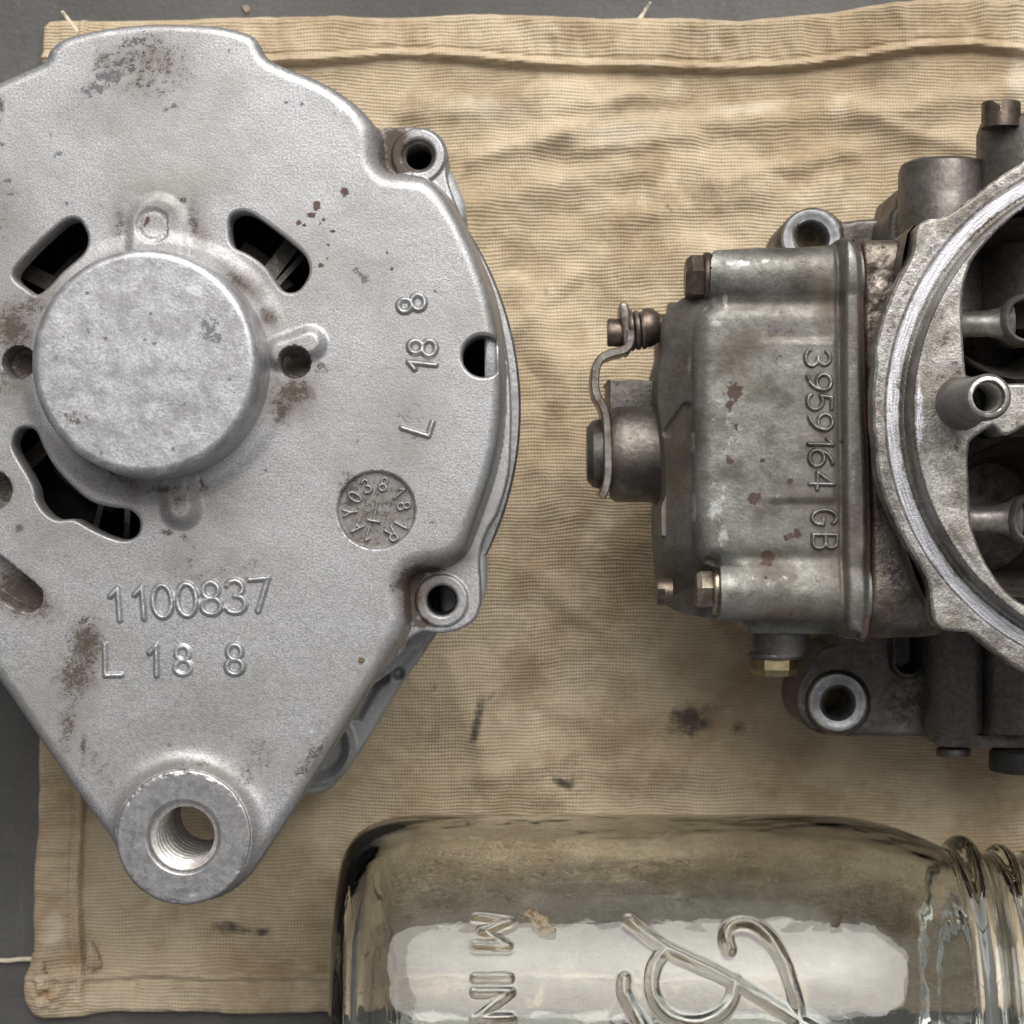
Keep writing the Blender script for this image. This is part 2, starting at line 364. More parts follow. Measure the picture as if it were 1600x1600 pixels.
M['rim'] = metal('worn_rim', (.62, .61, .58), .35, .85, 900, .4, .0001, (.34, .32, .29), 260, .45, .62, .8)
M['strap'] = metal('strap_steel', (.28, .255, .23), .34, .85, 800, .4, .00012, (.12, .085, .065), 140, .4, .65, .8)
M['gasket'] = metal('red_gasket', (.075, .03, .028), .6, 0., 900, .5, .0002, (.03, .02, .018), 250, .4, .6, .8)
M['rubber'] = metal('black_rubber', (.035, .034, .033), .55, 0., 900, .4, .0001)

def cloth_mat():
    t = NT('canvas_cloth'); tc = t.tc.outputs['Object']
    wob = t.n('ShaderNodeTexNoise'); wob.inputs['Scale'].default_value = 28; wob.inputs['Detail'].default_value = 3; t.l(tc, wob.inputs['Vector'])
    off = t.n('ShaderNodeVectorMath'); off.operation = 'MULTIPLY_ADD'; t.l(wob.outputs['Color'], off.inputs[0]); off.inputs[1].default_value = (.006, .006, 0); t.l(tc, off.inputs[2])
    def wave(axis, period):
        w = t.n('ShaderNodeTexWave'); w.wave_type = 'BANDS'; w.bands_direction = axis; w.wave_profile = 'SIN'
        w.inputs['Scale'].default_value = 2 * math.pi / (20 * period); w.inputs['Distortion'].default_value = 1.3; w.inputs['Detail'].default_value = 2; w.inputs['Detail Scale'].default_value = 6
        t.l(off.outputs[0], w.inputs['Vector']); return w.outputs['Fac']
    wy = wave('Y', .00086); wx = wave('X', .00074)
    fib = t.noise(1500, 3, .6); fx = t.noise(900, 3, .6, (.25, 1.6, 1)); 
    weft = t.noise(420, 2, .5, (.35, 2.2, 1))
    h = t.math('ADD', t.math('ADD', t.math('MULTIPLY', wy, .85), t.math('MULTIPLY', wx, .40)), t.math('ADD', t.math('MULTIPLY', fx, .55), t.math('MULTIPLY', fib, .35)))
    big = t.noise(14, 5, .62); mid = t.noise(48, 5, .65); fine = t.noise(160, 4, .7)
    c = t.mix(t.ramp(big, .36, .66), (.53, .42, .28), (.72, .60, .425))
    c = t.mix(t.math('MULTIPLY', t.ramp(mid, .45, .66), .8), c, (.42, .31, .19)); c = t.mix(t.math('MULTIPLY', t.ramp(t.noise(21, 5, .65, (1, 1, 1), .6), .52, .68), .6), c, (.37, .27, .165))
    c = t.mix(t.math('MULTIPLY', t.ramp(t.noise(70, 3, .6), .58, .75), .55), c, (.85, .73, .54))
    c = t.mix(t.math('MULTIPLY', t.ramp(t.noise(33, 3, .6, (1, 1.3, 1)), .60, .74), .35), c, (.58, .39, .25))
    c = t.mix(t.math('MULTIPLY', t.ramp(fine, .5, .8), .35), c, (.33, .245, .155))
    gap = t.ramp(h, .55, 1.1, .62, 0.); c = t.mix(t.math('MULTIPLY', gap, t.ramp(t.noise(60, 3, .6), .3, .65, .3, .95)), c, (.30, .215, .13))
    c = t.mix(t.math('MULTIPLY', t.ramp(weft, .55, .75), .25), c, (.74, .65, .51))
    def st(an, col, c, k, lo, hi, mx):
        a = t.attr(an); nz = t.noise(130, 5, .7)
        m = t.math('MULTIPLY', t.math('MULTIPLY', t.ramp(t.math('ADD', a, t.math('MULTIPLY', t.math('SUBTRACT', nz, .5), k)), lo, hi), t.ramp(a, .03, .2)), mx); return t.mix(m, c, col)
    c = st('stain_shade', (.27, .20, .13), c, 1.5, .28, .95, .8); c = st('pale', (.72, .63, .49), c, 1.2, .3, .9, .8); c = st('ochre', (.50, .29, .14), c, 1.2, .4, .9, .6)
    c = st('oil', (.06, .055, .05), c, 2.4, .36, .95, .88)
    t.set('Base Color', c); t.set('Roughness', .92); t.set('Specular IOR Level', .15); t.set('Sheen Weight', .12)
    t.set('Normal', t.bump(h, .7, .00034)); return t.m
M['cloth'] = cloth_mat()
def simple(name, col, rough, met=0, var=.15, scale=300):
    t = NT(name); n = t.noise(scale, 4, .65); t.set('Base Color', t.mix(n, tuple(c * (1 - var) for c in col), tuple(c * (1 + var) for c in col))); t.set('Roughness', rough); t.set('Metallic', met)
    t.set('Normal', t.bump(n, .4, .0003)); return t.m
M['yarn'] = simple('cotton_yarn', (.70, .62, .50), .9, 0, .2, 900)
def floor_mat():
    t = NT('grey_floor'); a = t.noise(9, 5, .6); b = t.noise(110, 5, .7); c2 = t.noise(900, 3, .6); d = t.noise(240, 4, .8)
    c = t.mix(t.ramp(a, .35, .68), (.066, .064, .060), (.135, .134, .130)); c = t.mix(t.math('MULTIPLY', t.ramp(b, .5, .72), .5), c, (.075, .072, .068))
    c = t.mix(t.math('MULTIPLY', t.ramp(d, .62, .74), .6), c, (.25, .25, .24)); c = t.mix(t.math('MULTIPLY', t.ramp(t.noise(34, 6, .75), .5, .66), .6), c, (.06, .057, .053)); c = t.mix(t.math('MULTIPLY', t.ramp(t.noise(60, 5, .7, (3, .3, 1)), .60, .72), .3), c, (.2, .2, .195)); c = t.mix(t.math('MULTIPLY', t.ramp(c2, .4, .7), .35), c, (.07, .068, .066))
    t.set('Base Color', c); t.set('Roughness', .6); t.set('Normal', t.bump(t.math('ADD', b, t.math('MULTIPLY', c2, .6)), .4, .0006)); return t.m
M['floor'] = floor_mat()
def glass_mat():
    t = NT('clear_glass'); t.t.nodes.remove(t.b); out = [n for n in t.t.nodes if n.type == 'OUTPUT_MATERIAL'][0]
    g = t.n('ShaderNodeBsdfGlass'); g.inputs['IOR'].default_value = 1.5; g.inputs['Roughness'].default_value = .0; g.inputs['Color'].default_value = (.985, .99, .975, 1)
    wav = t.noise(26, 3, .5, (1, 1.6, 1.6)); fine = t.noise(210, 3, .5)
    h = t.math('ADD', wav, t.math('MULTIPLY', fine, .04)); t.l(t.bump(h, .3, .0028), g.inputs['Normal'])
    d = t.n('ShaderNodeBsdfPrincipled'); d.inputs['Roughness'].default_value = .75
    nz = t.noise(520, 5, .75); d_c = t.mix(t.ramp(nz, .4, .62), (.33, .26, .16), (.09, .055, .025)); t.l(d_c, d.inputs['Base Color'])
    a = t.attr('residue'); m = t.math('MULTIPLY', t.ramp(t.math('ADD', a, t.math('MULTIPLY', t.math('SUBTRACT', nz, .5), 1.8)), .42, .62), t.ramp(a, .05, .3))
    spk = t.math('MULTIPLY', t.ramp(t.noise(330, 4, .75), .735, .76), .55)
    m = t.math('MAXIMUM', t.math('MULTIPLY', m, .8), spk)
    mx = t.n('ShaderNodeMixShader'); t.l(m, mx.inputs[0]); t.l(g.outputs[0], mx.inputs[1]); t.l(d.outputs[0], mx.inputs[2]); t.l(mx.outputs[0], out.inputs['Surface'])
    va = t.n('ShaderNodeVolumeAbsorption'); va.inputs['Color'].default_value = (.80, .80, .70, 1); va.inputs['Density'].default_value = 13; t.l(va.outputs[0], out.inputs['Volume'])
    return t.m
M['glass'] = glass_mat()

# ------------------------------------------------------------------ floor
o = mk('floor', [(-3000, -3000, 0), (3000, -3000, 0), (3000, 3000, 0), (-3000, 3000, 0)], [[0, 1, 2, 3]], M['floor'], smooth=False); o['kind'] = 'structure'

# ------------------------------------------------------------------ canvas rag
ZC = -99.0
rag_out = [(70, 60), (74, 42), (90, 34), (175, 34), (337, 31), (500, 27), (620, 29), (740, 24), (840, 28), (935, 32), (997, 31), (1077, 32), (1149, 37), (1201, 31), (1291, 23), (1362, 13), (1457, 4), (1505, 1), (1600, 4), (1720, 0), (1800, 6), (1812, 30),
           (1806, 400), (1812, 900), (1804, 1400), (1806, 1560), (1790, 1574), (1500, 1580), (1200, 1574), (900, 1580), (700, 1574), (530, 1577), (420, 1581), (287, 1578), (172, 1580), (126, 1588), (69, 1587), (52, 1577), (42, 1554), (43, 1522), (57, 1485), (55, 1428), (56, 1347), (62, 1284), (65, 1166), (60, 900), (68, 500), (66, 200)]
rag_sd = Poly(rag_out, 4, 3.0, 30)
hx = np.array([0, 300, 430, 490, 560, 620, 700, 760, 840, 982, 1125, 1244, 1315, 1410, 1481, 1529, 1600, 1700, 1850.]); hy = np.array([100, 104, 107, 105, 98, 93, 96, 103, 110, 114, 116, 112, 102, 88, 82, 81, 88, 92, 90.])
vy = np.array([0, 500, 1000, 1261, 1341, 1399, 1456, 1494, 1600.]); vx = np.array([140, 138, 134, 136, 132, 129, 132, 135, 137.])
bx_ = np.array([0, 152, 201, 247, 287, 362, 420, 530, 700, 900, 1200, 1500, 1900.]); by_ = np.array([1515, 1517, 1514, 1508, 1511, 1515, 1514, 1512, 1514, 1511, 1515, 1511, 1513.])
def smooth_interp(q, a, b):
    return (np.interp(q - 14, a, b) + np.interp(q, a, b) + np.interp(q + 14, a, b)) / 3
def rag_h(x, y, d):
    wob = 3.0 * fbm(x, y, 22, 3, 31)
    tt = smooth_interp(x, hx, hy) - y + wob; tl = smooth_interp(y, vy, vx) - x + wob; tb = y - smooth_interp(x, bx_, by_) + wob
    z = 1.6 + 6.0 * fbm(x, y * 1.25, 210, 3, 3) + 2.4 * fbm(x + .4 * y, y - .4 * x, 95, 3, 8) + 1.1 * fbm(x, y, 40, 3, 12)
    for a, b, w, am in (((850, 215), (1330, 175), 26, 1.5), ((700, 330), (1000, 260), 30, 1.2), ((1330, 190), (1590, 140), 22, 1.3), ((980, 340), (1200, 300), 24, 1.1), ((640, 180), (900, 150), 24, 1.2), ((820, 450), (900, 700), 26, 1.0), ((900, 1120), (1180, 1230), 30, .8), ((740, 250), (880, 215), 18, 1.0), ((900, 240), (1080, 215), 16, 1.0), ((1110, 290), (1330, 235), 18, 1.1), ((780, 520), (900, 430), 20, .9), ((1380, 200), (1540, 240), 18, 1.0), ((850, 180), (1000, 150), 16, .9), ((830, 900), (960, 1000), 22, .9), ((720, 1220), (900, 1180), 20, .7), ((700, 1030), (760, 1200), 22, .9)):
        z = z + 1.25 * am * np.exp(-(seg_d(x + 9 * fbm(x, y, 60, 2, 171), y + 14 * fbm(x, y, 50, 2, 172), a, b) / (.85 * w)) ** 2)
    puck = fbm(x, y * .3, 24, 3, 41); puckv = fbm(x * .3, y, 24, 3, 43)
    def hem(t, pk):
        return 1.7 * sstep(0, 4, t) + 1.0 * np.exp(-((t - 7) / 6) ** 2) * (t > -3) - .5 * np.exp(-((t - 17) / 4.0) ** 2) + 2.2 * pk * sstep(-6, 25, t)
    z = z + np.maximum(np.maximum(hem(tt, puck), hem(tl, puckv)), hem(tb, puck))
    z = z - .5 * np.exp(-((tt + 4) / 5) ** 2) - .3 * np.exp(-((tl + 4) / 4) ** 2) - .25 * np.exp(-((tb + 4) / 4) ** 2)
    z = z + 2.5 * np.exp(-((x - 80) / 30) ** 2 - ((y - 1545) / 30) ** 2) * (1 + 2.5 * fbm(x, y, 18, 3, 51))
    r = 10.; e = np.clip(d, 0, r); z = z - 1.6 * (1 - np.sqrt(np.maximum(0, 1 - (1 - e / r) ** 2)))
    return np.maximum(z, .5)
oil = [(1068, 1128, 52, 34, .95, -15), (1035, 1150, 40, 16, .7), (745, 1130, 12, 60, .8, 12), (770, 1085, 26, 8, .6, -40), (880, 1222, 26, 12, .95, 25), (365, 1447, 38, 17, .95, 12), (410, 1455, 20, 10, .7), (1047, 332, 10, 9, 1.0), (1042, 326, 6, 6, 1.), (765, 1345, 14, 8, .6), (512, 1271, 10, 8, .6), (1150, 1135, 14, 40, .5, 10), (680, 1075, 8, 8, .6), (855, 460, 10, 12, .55), (190, 1440, 8, 6, .5), (900, 1190, 8, 6, .6)]
stain_shade = [(1010, 165, 90, 18, .85, -6), (1100, 300, 130, 32, .7, -8), (1380, 120, 70, 22, .7, -10), (1220, 225, 60, 16, .5, -12), (780, 380, 70, 60, .6, 20), (700, 250, 60, 25, .5), (860, 620, 40, 120, .45), (980, 60, 40, 22, .55), (1340, 40, 40, 26, .4), (930, 900, 140, 80, .45, 30), (1000, 1080, 260, 50, .35), (700, 1160, 60, 90, .5, 20), (1060, 860, 60, 90, .4), (110, 1240, 30, 14, .7), (100, 1340, 40, 10, .4), (250, 1440, 60, 40, .3), (1180, 1230, 260, 26, .45), (900, 1230, 380, 50, .55), (980, 1400, 340, 90, .9), (700, 1400, 120, 110, .7), (1380, 1420, 160, 90, .7), (840, 760, 30, 120, .5), (760, 1000, 70, 60, .5), (660, 170, 50, 18, .6, 15), (880, 330, 60, 20, .5, -10)]  # dark stains, plus shade painted under the jar, by the alternator and lower down
pale = [(960, 215, 110, 26, .8, -8), (1180, 170, 90, 16, .7, -10), (760, 170, 80, 26, .7), (1590, 130, 30, 70, .8), (860, 420, 50, 22, .5), (1090, 60, 40, 14, .5), (90, 1450, 26, 50, .7), (70, 1520, 14, 24, .8), (160, 1560, 50, 14, .6), (300, 1550, 60, 14, .55), (1130, 470, 60, 30, .4), (420, 1400, 60, 20, .3), (880, 90, 60, 8, .5), (1350, 90, 80, 6, .5)]
ochre = [(120, 1495, 20, 14, .9), (80, 1545, 18, 12, .9), (200, 1530, 14, 8, .7), (120, 1570, 24, 10, .7), (285, 1560, 8, 18, .6), (395, 1550, 8, 22, .6), (1050, 300, 60, 20, .4), (900, 560, 60, 80, .4), (640, 1420, 40, 30, .3)]
xs = np.concatenate([np.arange(30, 170, 2.2), np.arange(170, 1600, 3.2), np.arange(1600, 1830, 8)])
ys = np.concatenate([np.arange(-10, 135, 2.0), np.arange(135, 1495, 3.2), np.arange(1495, 1600, 2.2)])
rag_base = P(900, 800, -100)
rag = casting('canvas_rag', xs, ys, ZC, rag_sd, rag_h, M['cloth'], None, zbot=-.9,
              attrs={'oil': lambda x, y: blobs(x, y, oil), 'stain_shade': lambda x, y: blobs(x, y, stain_shade), 'pale': lambda x, y: blobs(x, y, pale), 'ochre': lambda x, y: blobs(x, y, ochre)}, sharp=None)
rag['label'] = 'stained tan canvas rag with stitched hems spread under the metal parts'; rag['category'] = 'cloth'
BASE['canvas_rag'] = np.zeros(3)
def at(px, py, z): return P(px, py, z - 100)
tube('loose_thread', [at(-20, 1499, 1.2), at(10, 1501, 1.2), at(30, 1499, 1.5), at(52, 1499, 3.2), at(66, 1505, 4)], .55, M['yarn'], rag)
tube('loose_thread', [at(985, 45, 3.2), at(998, 30, 3), at(1008, 17, 2.5), at(1016, 4, 4)], .55, M['yarn'], rag, taper=.5)
tube('loose_thread', [at(996, 34, 3.2), at(1003, 27, 3), at(1009, 12, 3)], .45, M['yarn'], rag, taper=.5)
tube('loose_thread', [at(122, 52, 3.2), at(112, 38, 3), at(104, 27, 2), at(97, 18, 3)], .5, M['yarn'], rag, taper=.8)
def flap(pts, zs):
    c = np.mean(pts, 0); V = [at(*p, z) for p, z in zip(pts, zs)]; n = len(V); V += [at(c[0], c[1], max(zs) + .15)]
    F = [[i, (i + 1) % n, n] for i in range(n)]
    V2 = [(a, b, d - .6) for a, b, d in V]; F2 = [[f[1] + n + 1, f[0] + n + 1, f[2] + n + 1] for f in F]
    F3 = [[i, i + n + 1, (i + 1) % n + n + 1, (i + 1) % n] for i in range(n)]
    return mk('frayed_flap', V + V2, F + F2 + F3, M['cloth'], rag, sharp=None)
flap([(135, 1468), (140, 1470), (145, 1473), (149, 1481), (151, 1486), (155, 1493), (154, 1498), (159, 1506), (157, 1513), (150, 1511), (147, 1517), (141, 1514), (136, 1518), (138, 1495)], [4.4, 4.4, 4.0, 3.6, 3.9, 3.2, 3.6, 2.6, 3.0, 3.8, 3.3, 4.2, 4.2, 4.6])
flap([(50, 1490), (55, 1486), (59, 1490), (63, 1498), (70, 1507), (68, 1514), (75, 1524), (69, 1529), (66, 1538), (57, 1538), (52, 1546), (45, 1546), (43, 1537), (46, 1528), (42, 1520), (47, 1508)], [3.6, 4.0, 4.4, 5.0, 5.6, 5.2, 5.4, 4.8, 5.0, 4.2, 4.4, 3.4, 3.2, 3.6, 3.0, 3.4])

# ------------------------------------------------------------------ alternator
alt = thing('alternator', 'silver cast aluminium alternator lying face up on the left of the rag', 'alternator', P(240, 620, -100))
cover = Poly([(65, 95), (75, 76), (100, 57), (150, 45), (200, 38), (250, 35), (330, 38), (380, 48), (400, 60), (412, 82), (432, 97), (500, 125), (545, 153), (573, 178), (587, 198), (592, 228), (594, 250), (606, 264), (635, 268), (668, 277), (695, 305), (722, 352), (748, 410), (768, 470), (780, 540), (784, 610), (779, 680), (768, 735), (750, 790), (733, 838),
              (722, 862), (700, 880), (672, 886), (645, 895), (632, 915), (633, 945), (634, 972), (626, 998), (608, 1024), (555, 1112), (480, 1232), (408, 1342), (385, 1375), (345, 1402), (292, 1408), (240, 1396), (206, 1368), (186, 1332), (100, 1215), (0, 1070), (-100, 926), (-180, 830), (-260, 740), (-312, 640), (-318, 560), (-300, 450), (-255, 340), (-190, 245), (-110, 180), (-40, 143), (20, 115)], 3, 2.5, 60)
lowfl = Poly([(592, 190), (612, 187), (640, 185), (668, 189), (688, 203), (698, 228), (696, 254), (702, 285), (725, 340), (752, 398), (774, 455), (791, 535), (799, 620), (798, 700), (794, 745), (778, 800), (761, 830), (751, 858), (748, 885), (750, 915), (750, 945), (741, 972), (716, 988), (685, 994), (655, 992), (630, 1010), (612, 1034), (520, 1050), (400, 600), (500, 250)], 3, 2.5, 50)
CAPX, CAPY = 245., 574.
slots = [Poly([(22, 422), (52, 388), (84, 358), (104, 343), (122, 343), (134, 360), (137, 378), (128, 398), (98, 424), (78, 446), (58, 460), (40, 450), (24, 437)], 3, 1.5, 25),
         Poly([(358, 345), (366, 333), (382, 330), (400, 337), (440, 366), (472, 394), (482, 412), (482, 430), (470, 450), (455, 457), (438, 450), (416, 418), (390, 398), (366, 386), (359, 370)], 3, 1.5, 25),
         Poly([(20, 690), (28, 672), (42, 668), (56, 674), (68, 700), (84, 728), (108, 755), (140, 782), (172, 792), (200, 796), (214, 806), (219, 820), (214, 836), (196, 844), (170, 838), (140, 824), (116, 811), (90, 812), (72, 802), (58, 782), (54, 762), (42, 738), (24, 708)], 3, 1.5, 25)]
notch = lambda X, Y: np.minimum(33 - np.hypot(X - 755, Y - 556), 776 - X)
bores = [circ(651, 232, 25.5), circ(688, 941, 24)]
ear = circ(291, 1304, 62)
def holes(X, Y):
    h = slots[0](X, Y)
    for f in slots[1:] + [notch, ear] + bores: h = np.maximum(h, f(X, Y))
    return h
def alt_dom(X, Y): return np.minimum(np.maximum(cover(X, Y), lowfl(X, Y)), -holes(X, Y))
s0 = PX(0)
rec_l = [Poly([(-60, 838), (-30, 850), (0, 868), (30, 892), (58, 915), (66, 928), (64, 944), (48, 956), (24, 950), (0, 936), (-40, 905), (-70, 870)], 3, 1.5, 25), circ(-12, 766, 30)]
bosses = [(caps((246, 350), (246, 470), 43), .55, 9), (caps((484, 536), (440, 552), 21), 1.5, 10), (caps((284, 794), (272, 730), 24), 2.4, 12)]
def alt_surf(x, y):
    d = cover(x, y)
    rp = 20 + 16 * blobs(x, y, [(610, 240, 75, 75), (650, 915, 80, 80)]) - 6 * blobs(x, y, [(230, 40, 220, 40)])
    e = np.clip(d / rp, -1, 1); ef = np.clip(e, 0, 1)
    z = -rp * s0 * (1 - np.sqrt(np.maximum(0, 1 - (1 - ef) ** 2)))
    z = np.where(d < 0, z + d * s0 * 7, z)
    # lug and rim level
    dl = lowfl(x, y); rl = 5.0; el = np.clip(dl / rl, 0, 1)
    zl = -9.0 - rl * s0 * (1 - np.sqrt(np.maximum(0, 1 - (1 - el) ** 2))) + .8 * sstep(0, 3, np.maximum(44 - np.hypot(x - 651, y - 232), 43 - np.hypot(x - 688, y - 941)))
    zl = np.where(dl < -1, -60., zl); kk = .7
    hmix = np.clip(.5 + .5 * (z - zl) / kk, 0, 1); z = np.where(dl > -1, zl * (1 - hmix) + z * hmix + kk * hmix * (1 - hmix) * .5, z)
    on = d > 0
    rc = np.hypot(x - CAPX, y - CAPY)
    z = z + on * .45 * (1 - sstep(192, 218, rc))
    for f, hh, fl in bosses: z = z + on * hh * sstep(-fl, fl, f(x, y))
    rr = np.hypot(x - 240, y - 353); z = z - on * .35 * np.exp(-((rr - 24) / 3) ** 2) * (x < 262) - on * .25 * (rr < 22)
    z = z + on * 3.2 * np.exp(-np.maximum(np.hypot(x - 291, y - 1304) - 106, 0) / 9) * (np.hypot(x - 291, y - 1304) < 160)
    for c in ((461, 566, 24), (30, 566, 25)): z = z - on * 7 * sstep(-1.3, 1.3, c[2] - np.hypot(x - c[0], y - c[1]))
    for f in rec_l: z = z - on * 6.5 * sstep(-1.5, 5, f(x, y))
    z = z - on * 1.2 * sstep(-2, 1.5, 60 - np.hypot(x - 588, y - 797))
    hd = -holes(x, y); z = z - .55 * (1 - sstep(0, 4.5, hd)) ** 2
    z = z + .25 * fbm(x, y, 180, 2, 21) + .06 * fbm(x, y, 34, 3, 22)
    return z
a_grime = [(20, 515, 34, 40, .75), (45, 478, 30, 22, .55), (5, 600, 20, 30, .5), (135, 1005, 30, 42, .78), (118, 1055, 30, 45, .72, 8), (105, 1135, 16, 40, .62, 8), (130, 1165, 6, 22, .75), (458, 612, 34, 20, .85), (440, 645, 16, 24, .7), (500, 575, 22, 18, .45, -30), (372, 440, 34, 10, .62, 38), (420, 498, 20, 12, .62, 50), (303, 350, 9, 36, .6, -12), (188, 352, 14, 26, .5), (284, 312, 8, 6, .8),
           (170, 735, 70, 14, .5, 30), (262, 765, 36, 10, .62), (318, 760, 10, 16, .6), (285, 785, 20, 18, .48), (262, 832, 12, 8, .6), (30, 825, 8, 10, .7), (240, 100, 70, 60, .42), (160, 95, 16, 22, .6), (30, 930, 60, 30, .85, 30), (-10, 766, 30, 30, .75), (613, 220, 17, 40, 1.35, 8), (615, 195, 22, 8, .9), (628, 252, 20, 10, 1.2), (643, 903, 30, 15, 1.35, -35), (640, 940, 12, 42, 1.35), (668, 892, 24, 7, 1.2), (655, 978, 20, 10, 1.1), (460, 566, 24, 24, .85), (30, 566, 25, 25, .9),
           (588, 797, 58, 58, .50), (548, 770, 24, 40, .62), (555, 840, 40, 12, .5, 30), (300, 1195, 60, 14, .35), (385, 1210, 16, 30, .45), (150, 1200, 60, 30, .40, 55), (330, 900, 80, 22, .32, -4), (390, 880, 20, 12, .42), (565, 1030, 4, 4, 1.), (290, 838, 10, 10, .5), (150, 320, 10, 6, .4), (400, 1180, 30, 40, .40), (345, 560, 240, 30, .18), (640, 660, 26, 40, .35), (480, 1190, 14, 40, .55, 32), (0, 350, 20, 30, .3), (0, 165, 10, 30, .5)]
a_soot = [(172, 118, 30, 16, .85, -15), (195, 98, 30, 26, .62), (150, 138, 28, 12, .75, -10), (215, 70, 40, 26, .55), (110, 165, 18, 12, .45), (230, 130, 44, 26, .42), (262, 170, 18, 6, .66, -35), (272, 164, 6, 6, .9), (135, 970, 18, 18, .6), (140, 1035, 12, 20, .6), (296, 875, 8, 10, .72), (305, 855, 10, 5, .6, -50), (560, 425, 20, 6, .68, 55), (572, 435, 9, 9, .72), (92, 240, 8, 5, .8), (86, 243, 4, 4, .9), (80, 213, 3, 12, .6), (12, 283, 8, 5, .9), (18, 303, 6, 4, .9), (104, 317, 5, 5, .9), (472, 163, 4, 5, .9), (450, 160, 8, 3, .8), (523, 175, 4, 4, .8), (358, 78, 3, 4, .9), (265, 1163, 5, 5, 1.), (365, 1152, 8, 6, .7), (500, 1170, 26, 8, .75, -58), (475, 1200, 14, 6, .7, -55), (430, 840, 12, 8, .4), (415, 735, 4, 4, .9), (180, 665, 9, 6, .9), (160, 425, 6, 6, .8), (680, 455, 4, 4, .7), (703, 438, 5, 2, .8), (675, 816, 5, 3, .9), (555, 690, 12, 6, .4), (5, 225, 8, 6, .6)]
a_rust = [(540, 300, 9, 8, 1.1), (495, 322, 7, 9, 1.1), (487, 336, 6, 5, 1.0), (467, 348, 6, 5, 1.0), (506, 343, 5, 4, .9), (520, 361, 5, 4, .9), (513, 383, 4, 4, 1.0), (512, 404, 3, 3, .9), (502, 415, 6, 5, .9), (500, 350, 4, 4, .8), (475, 352, 4, 3, .9), (230, 345, 5, 12, .8, 20), (612, 420, 4, 4, .8), (605, 395, 3, 3, .7)]
a_shine = [(545, 170, 40, 16, .55, 35), (400, 55, 16, 26, .55), (450, 115, 50, 10, .5, 25), (600, 975, 14, 12, .5), (612, 965, 12, 10, .4), (470, 1212, 4, 2.5, 1.2), (487, 1143, 4, 3, 1.2), (190, 50, 110, 8, .5)]
a_film = [(455, 620, 50, 40, .45), (440, 560, 40, 60, .25), (110, 1060, 50, 90, .32), (20, 600, 40, 60, .35), (60, 480, 40, 40, .4), (250, 330, 70, 40, .25), (60, 830, 60, 40, .25), (230, 300, 30, 20, .2), (340, 790, 70, 40, .25), (420, 420, 60, 30, .3, 40), (180, 760, 120, 30, .35, 25), (610, 222, 30, 46, .75), (660, 925, 44, 40, .5), (30, 925, 60, 36, .7, 30), (-12, 766, 34, 34, .5), (461, 566, 26, 26, .6), (30, 566, 28, 28, .6), (20, 510, 50, 60, .5), (135, 1030, 36, 70, .45, 6), (120, 1110, 36, 60, .35), (455, 615, 46, 34, .5), (375, 440, 50, 22, .45, 38), (425, 500, 26, 20, .5, 50), (310, 345, 22, 50, .4, -12), (185, 345, 18, 36, .35), (190, 745, 100, 26, .42, 25), (285, 780, 44, 40, .35), (225, 105, 76, 60, .36), (310, 890, 140, 40, .22), (345, 1215, 70, 30, .28), (200, 1230, 50, 60, .22), (640, 660, 50, 70, .16), (0, 340, 50, 70, .22), (545, 740, 30, 50, .15), (590, 430, 60, 50, .12), (400, 1180, 60, 60, .15), (560, 1090, 10, 60, .3, 32), (490, 1200, 12, 60, .35, 32), (700, 870, 50, 20, .45), (150, 160, 60, 50, .18)]
def alt_film(x, y):
    st_ = .50 * sstep(-1, 2, 60 - np.hypot(x - 588, y - 797)); nz = 1 + 1.1 * fbm(x, y, 30, 4, 141)
    rim = .35 * np.exp(-((np.hypot(x - 291, y - 1304) - 114) / 9) ** 2)
    return np.clip(np.maximum(np.maximum(1.7 * blobs(x, y, a_film), rim) * nz, st_ * 1.25), 0, .9) + .10 * sstep(-.05, .25, fbm(x, y, 150, 4, 151)) + .10 * sstep(.0, .25, fbm(x, y, 45, 4, 153))
xs = np.concatenate([np.arange(-330, -12, 7.0), np.arange(-12, 812, 1.9)]); ys = np.arange(28, 1420, 1.9)
def alt_zb(x, y):
    m = np.full(x.shape, -27.0)
    for f in slots: m = np.where(np.abs(f(x, y)) < 4, -7.0, m)
    m = np.where(np.abs(notch(x, y)) < 4, -12.0, m); return m
frame_o = casting('end_frame', xs, ys, 0, alt_dom, lambda x, y, d: alt_surf(x, y), M['alu'], alt, zbot=alt_zb, sharp=60,
    attrs={'grime': lambda x, y: 1.5 * blobs(x, y, a_grime), 'soot': lambda x, y: blobs(x, y, a_soot), 'rust': lambda x, y: blobs(x, y, a_rust), 'shine': lambda x, y: blobs(x, y, a_shine), 'film': lambda x, y: alt_film(x, y)})
# cast lettering
ga = {'grime': lambda x, y: blobs(x, y, a_grime) * .6, 'soot': lambda x, y: blobs(x, y, a_soot) * .5}
st = []
for i, ch in enumerate('1100837'):
    x = 177 + 38 * i + (0 if i < 2 else 1); st += glyph(ch, x, 944.5 - 2.5 * i, 50, -3.8, 1.06)
relief('casting_number', st, 0, alt_surf, M['alu'], frame_o, .78, 7.8, 2.6, 1.0, attrs=ga)
st = glyph('L', 177, 1031, 48, -1) + glyph('1', 237, 1032, 46, -1) + glyph('8', 367, 1030, 46, -1) + glyph('8', 285.5, 1032, 44, -1)
relief('cast_code', st, 0, alt_surf, M['alu'], frame_o, .75, 7.4, 2.6, 1.0, hf=lambda x, y: np.where(np.abs(x - 285.5) < 22, .45, 1.), attrs=ga)
st = glyph('8', 643, 475, 42, -104) + glyph('8', 660, 543, 42, -84) + glyph('1', 659, 575, 42, -84) + glyph('L', 652, 664, 43, -73)
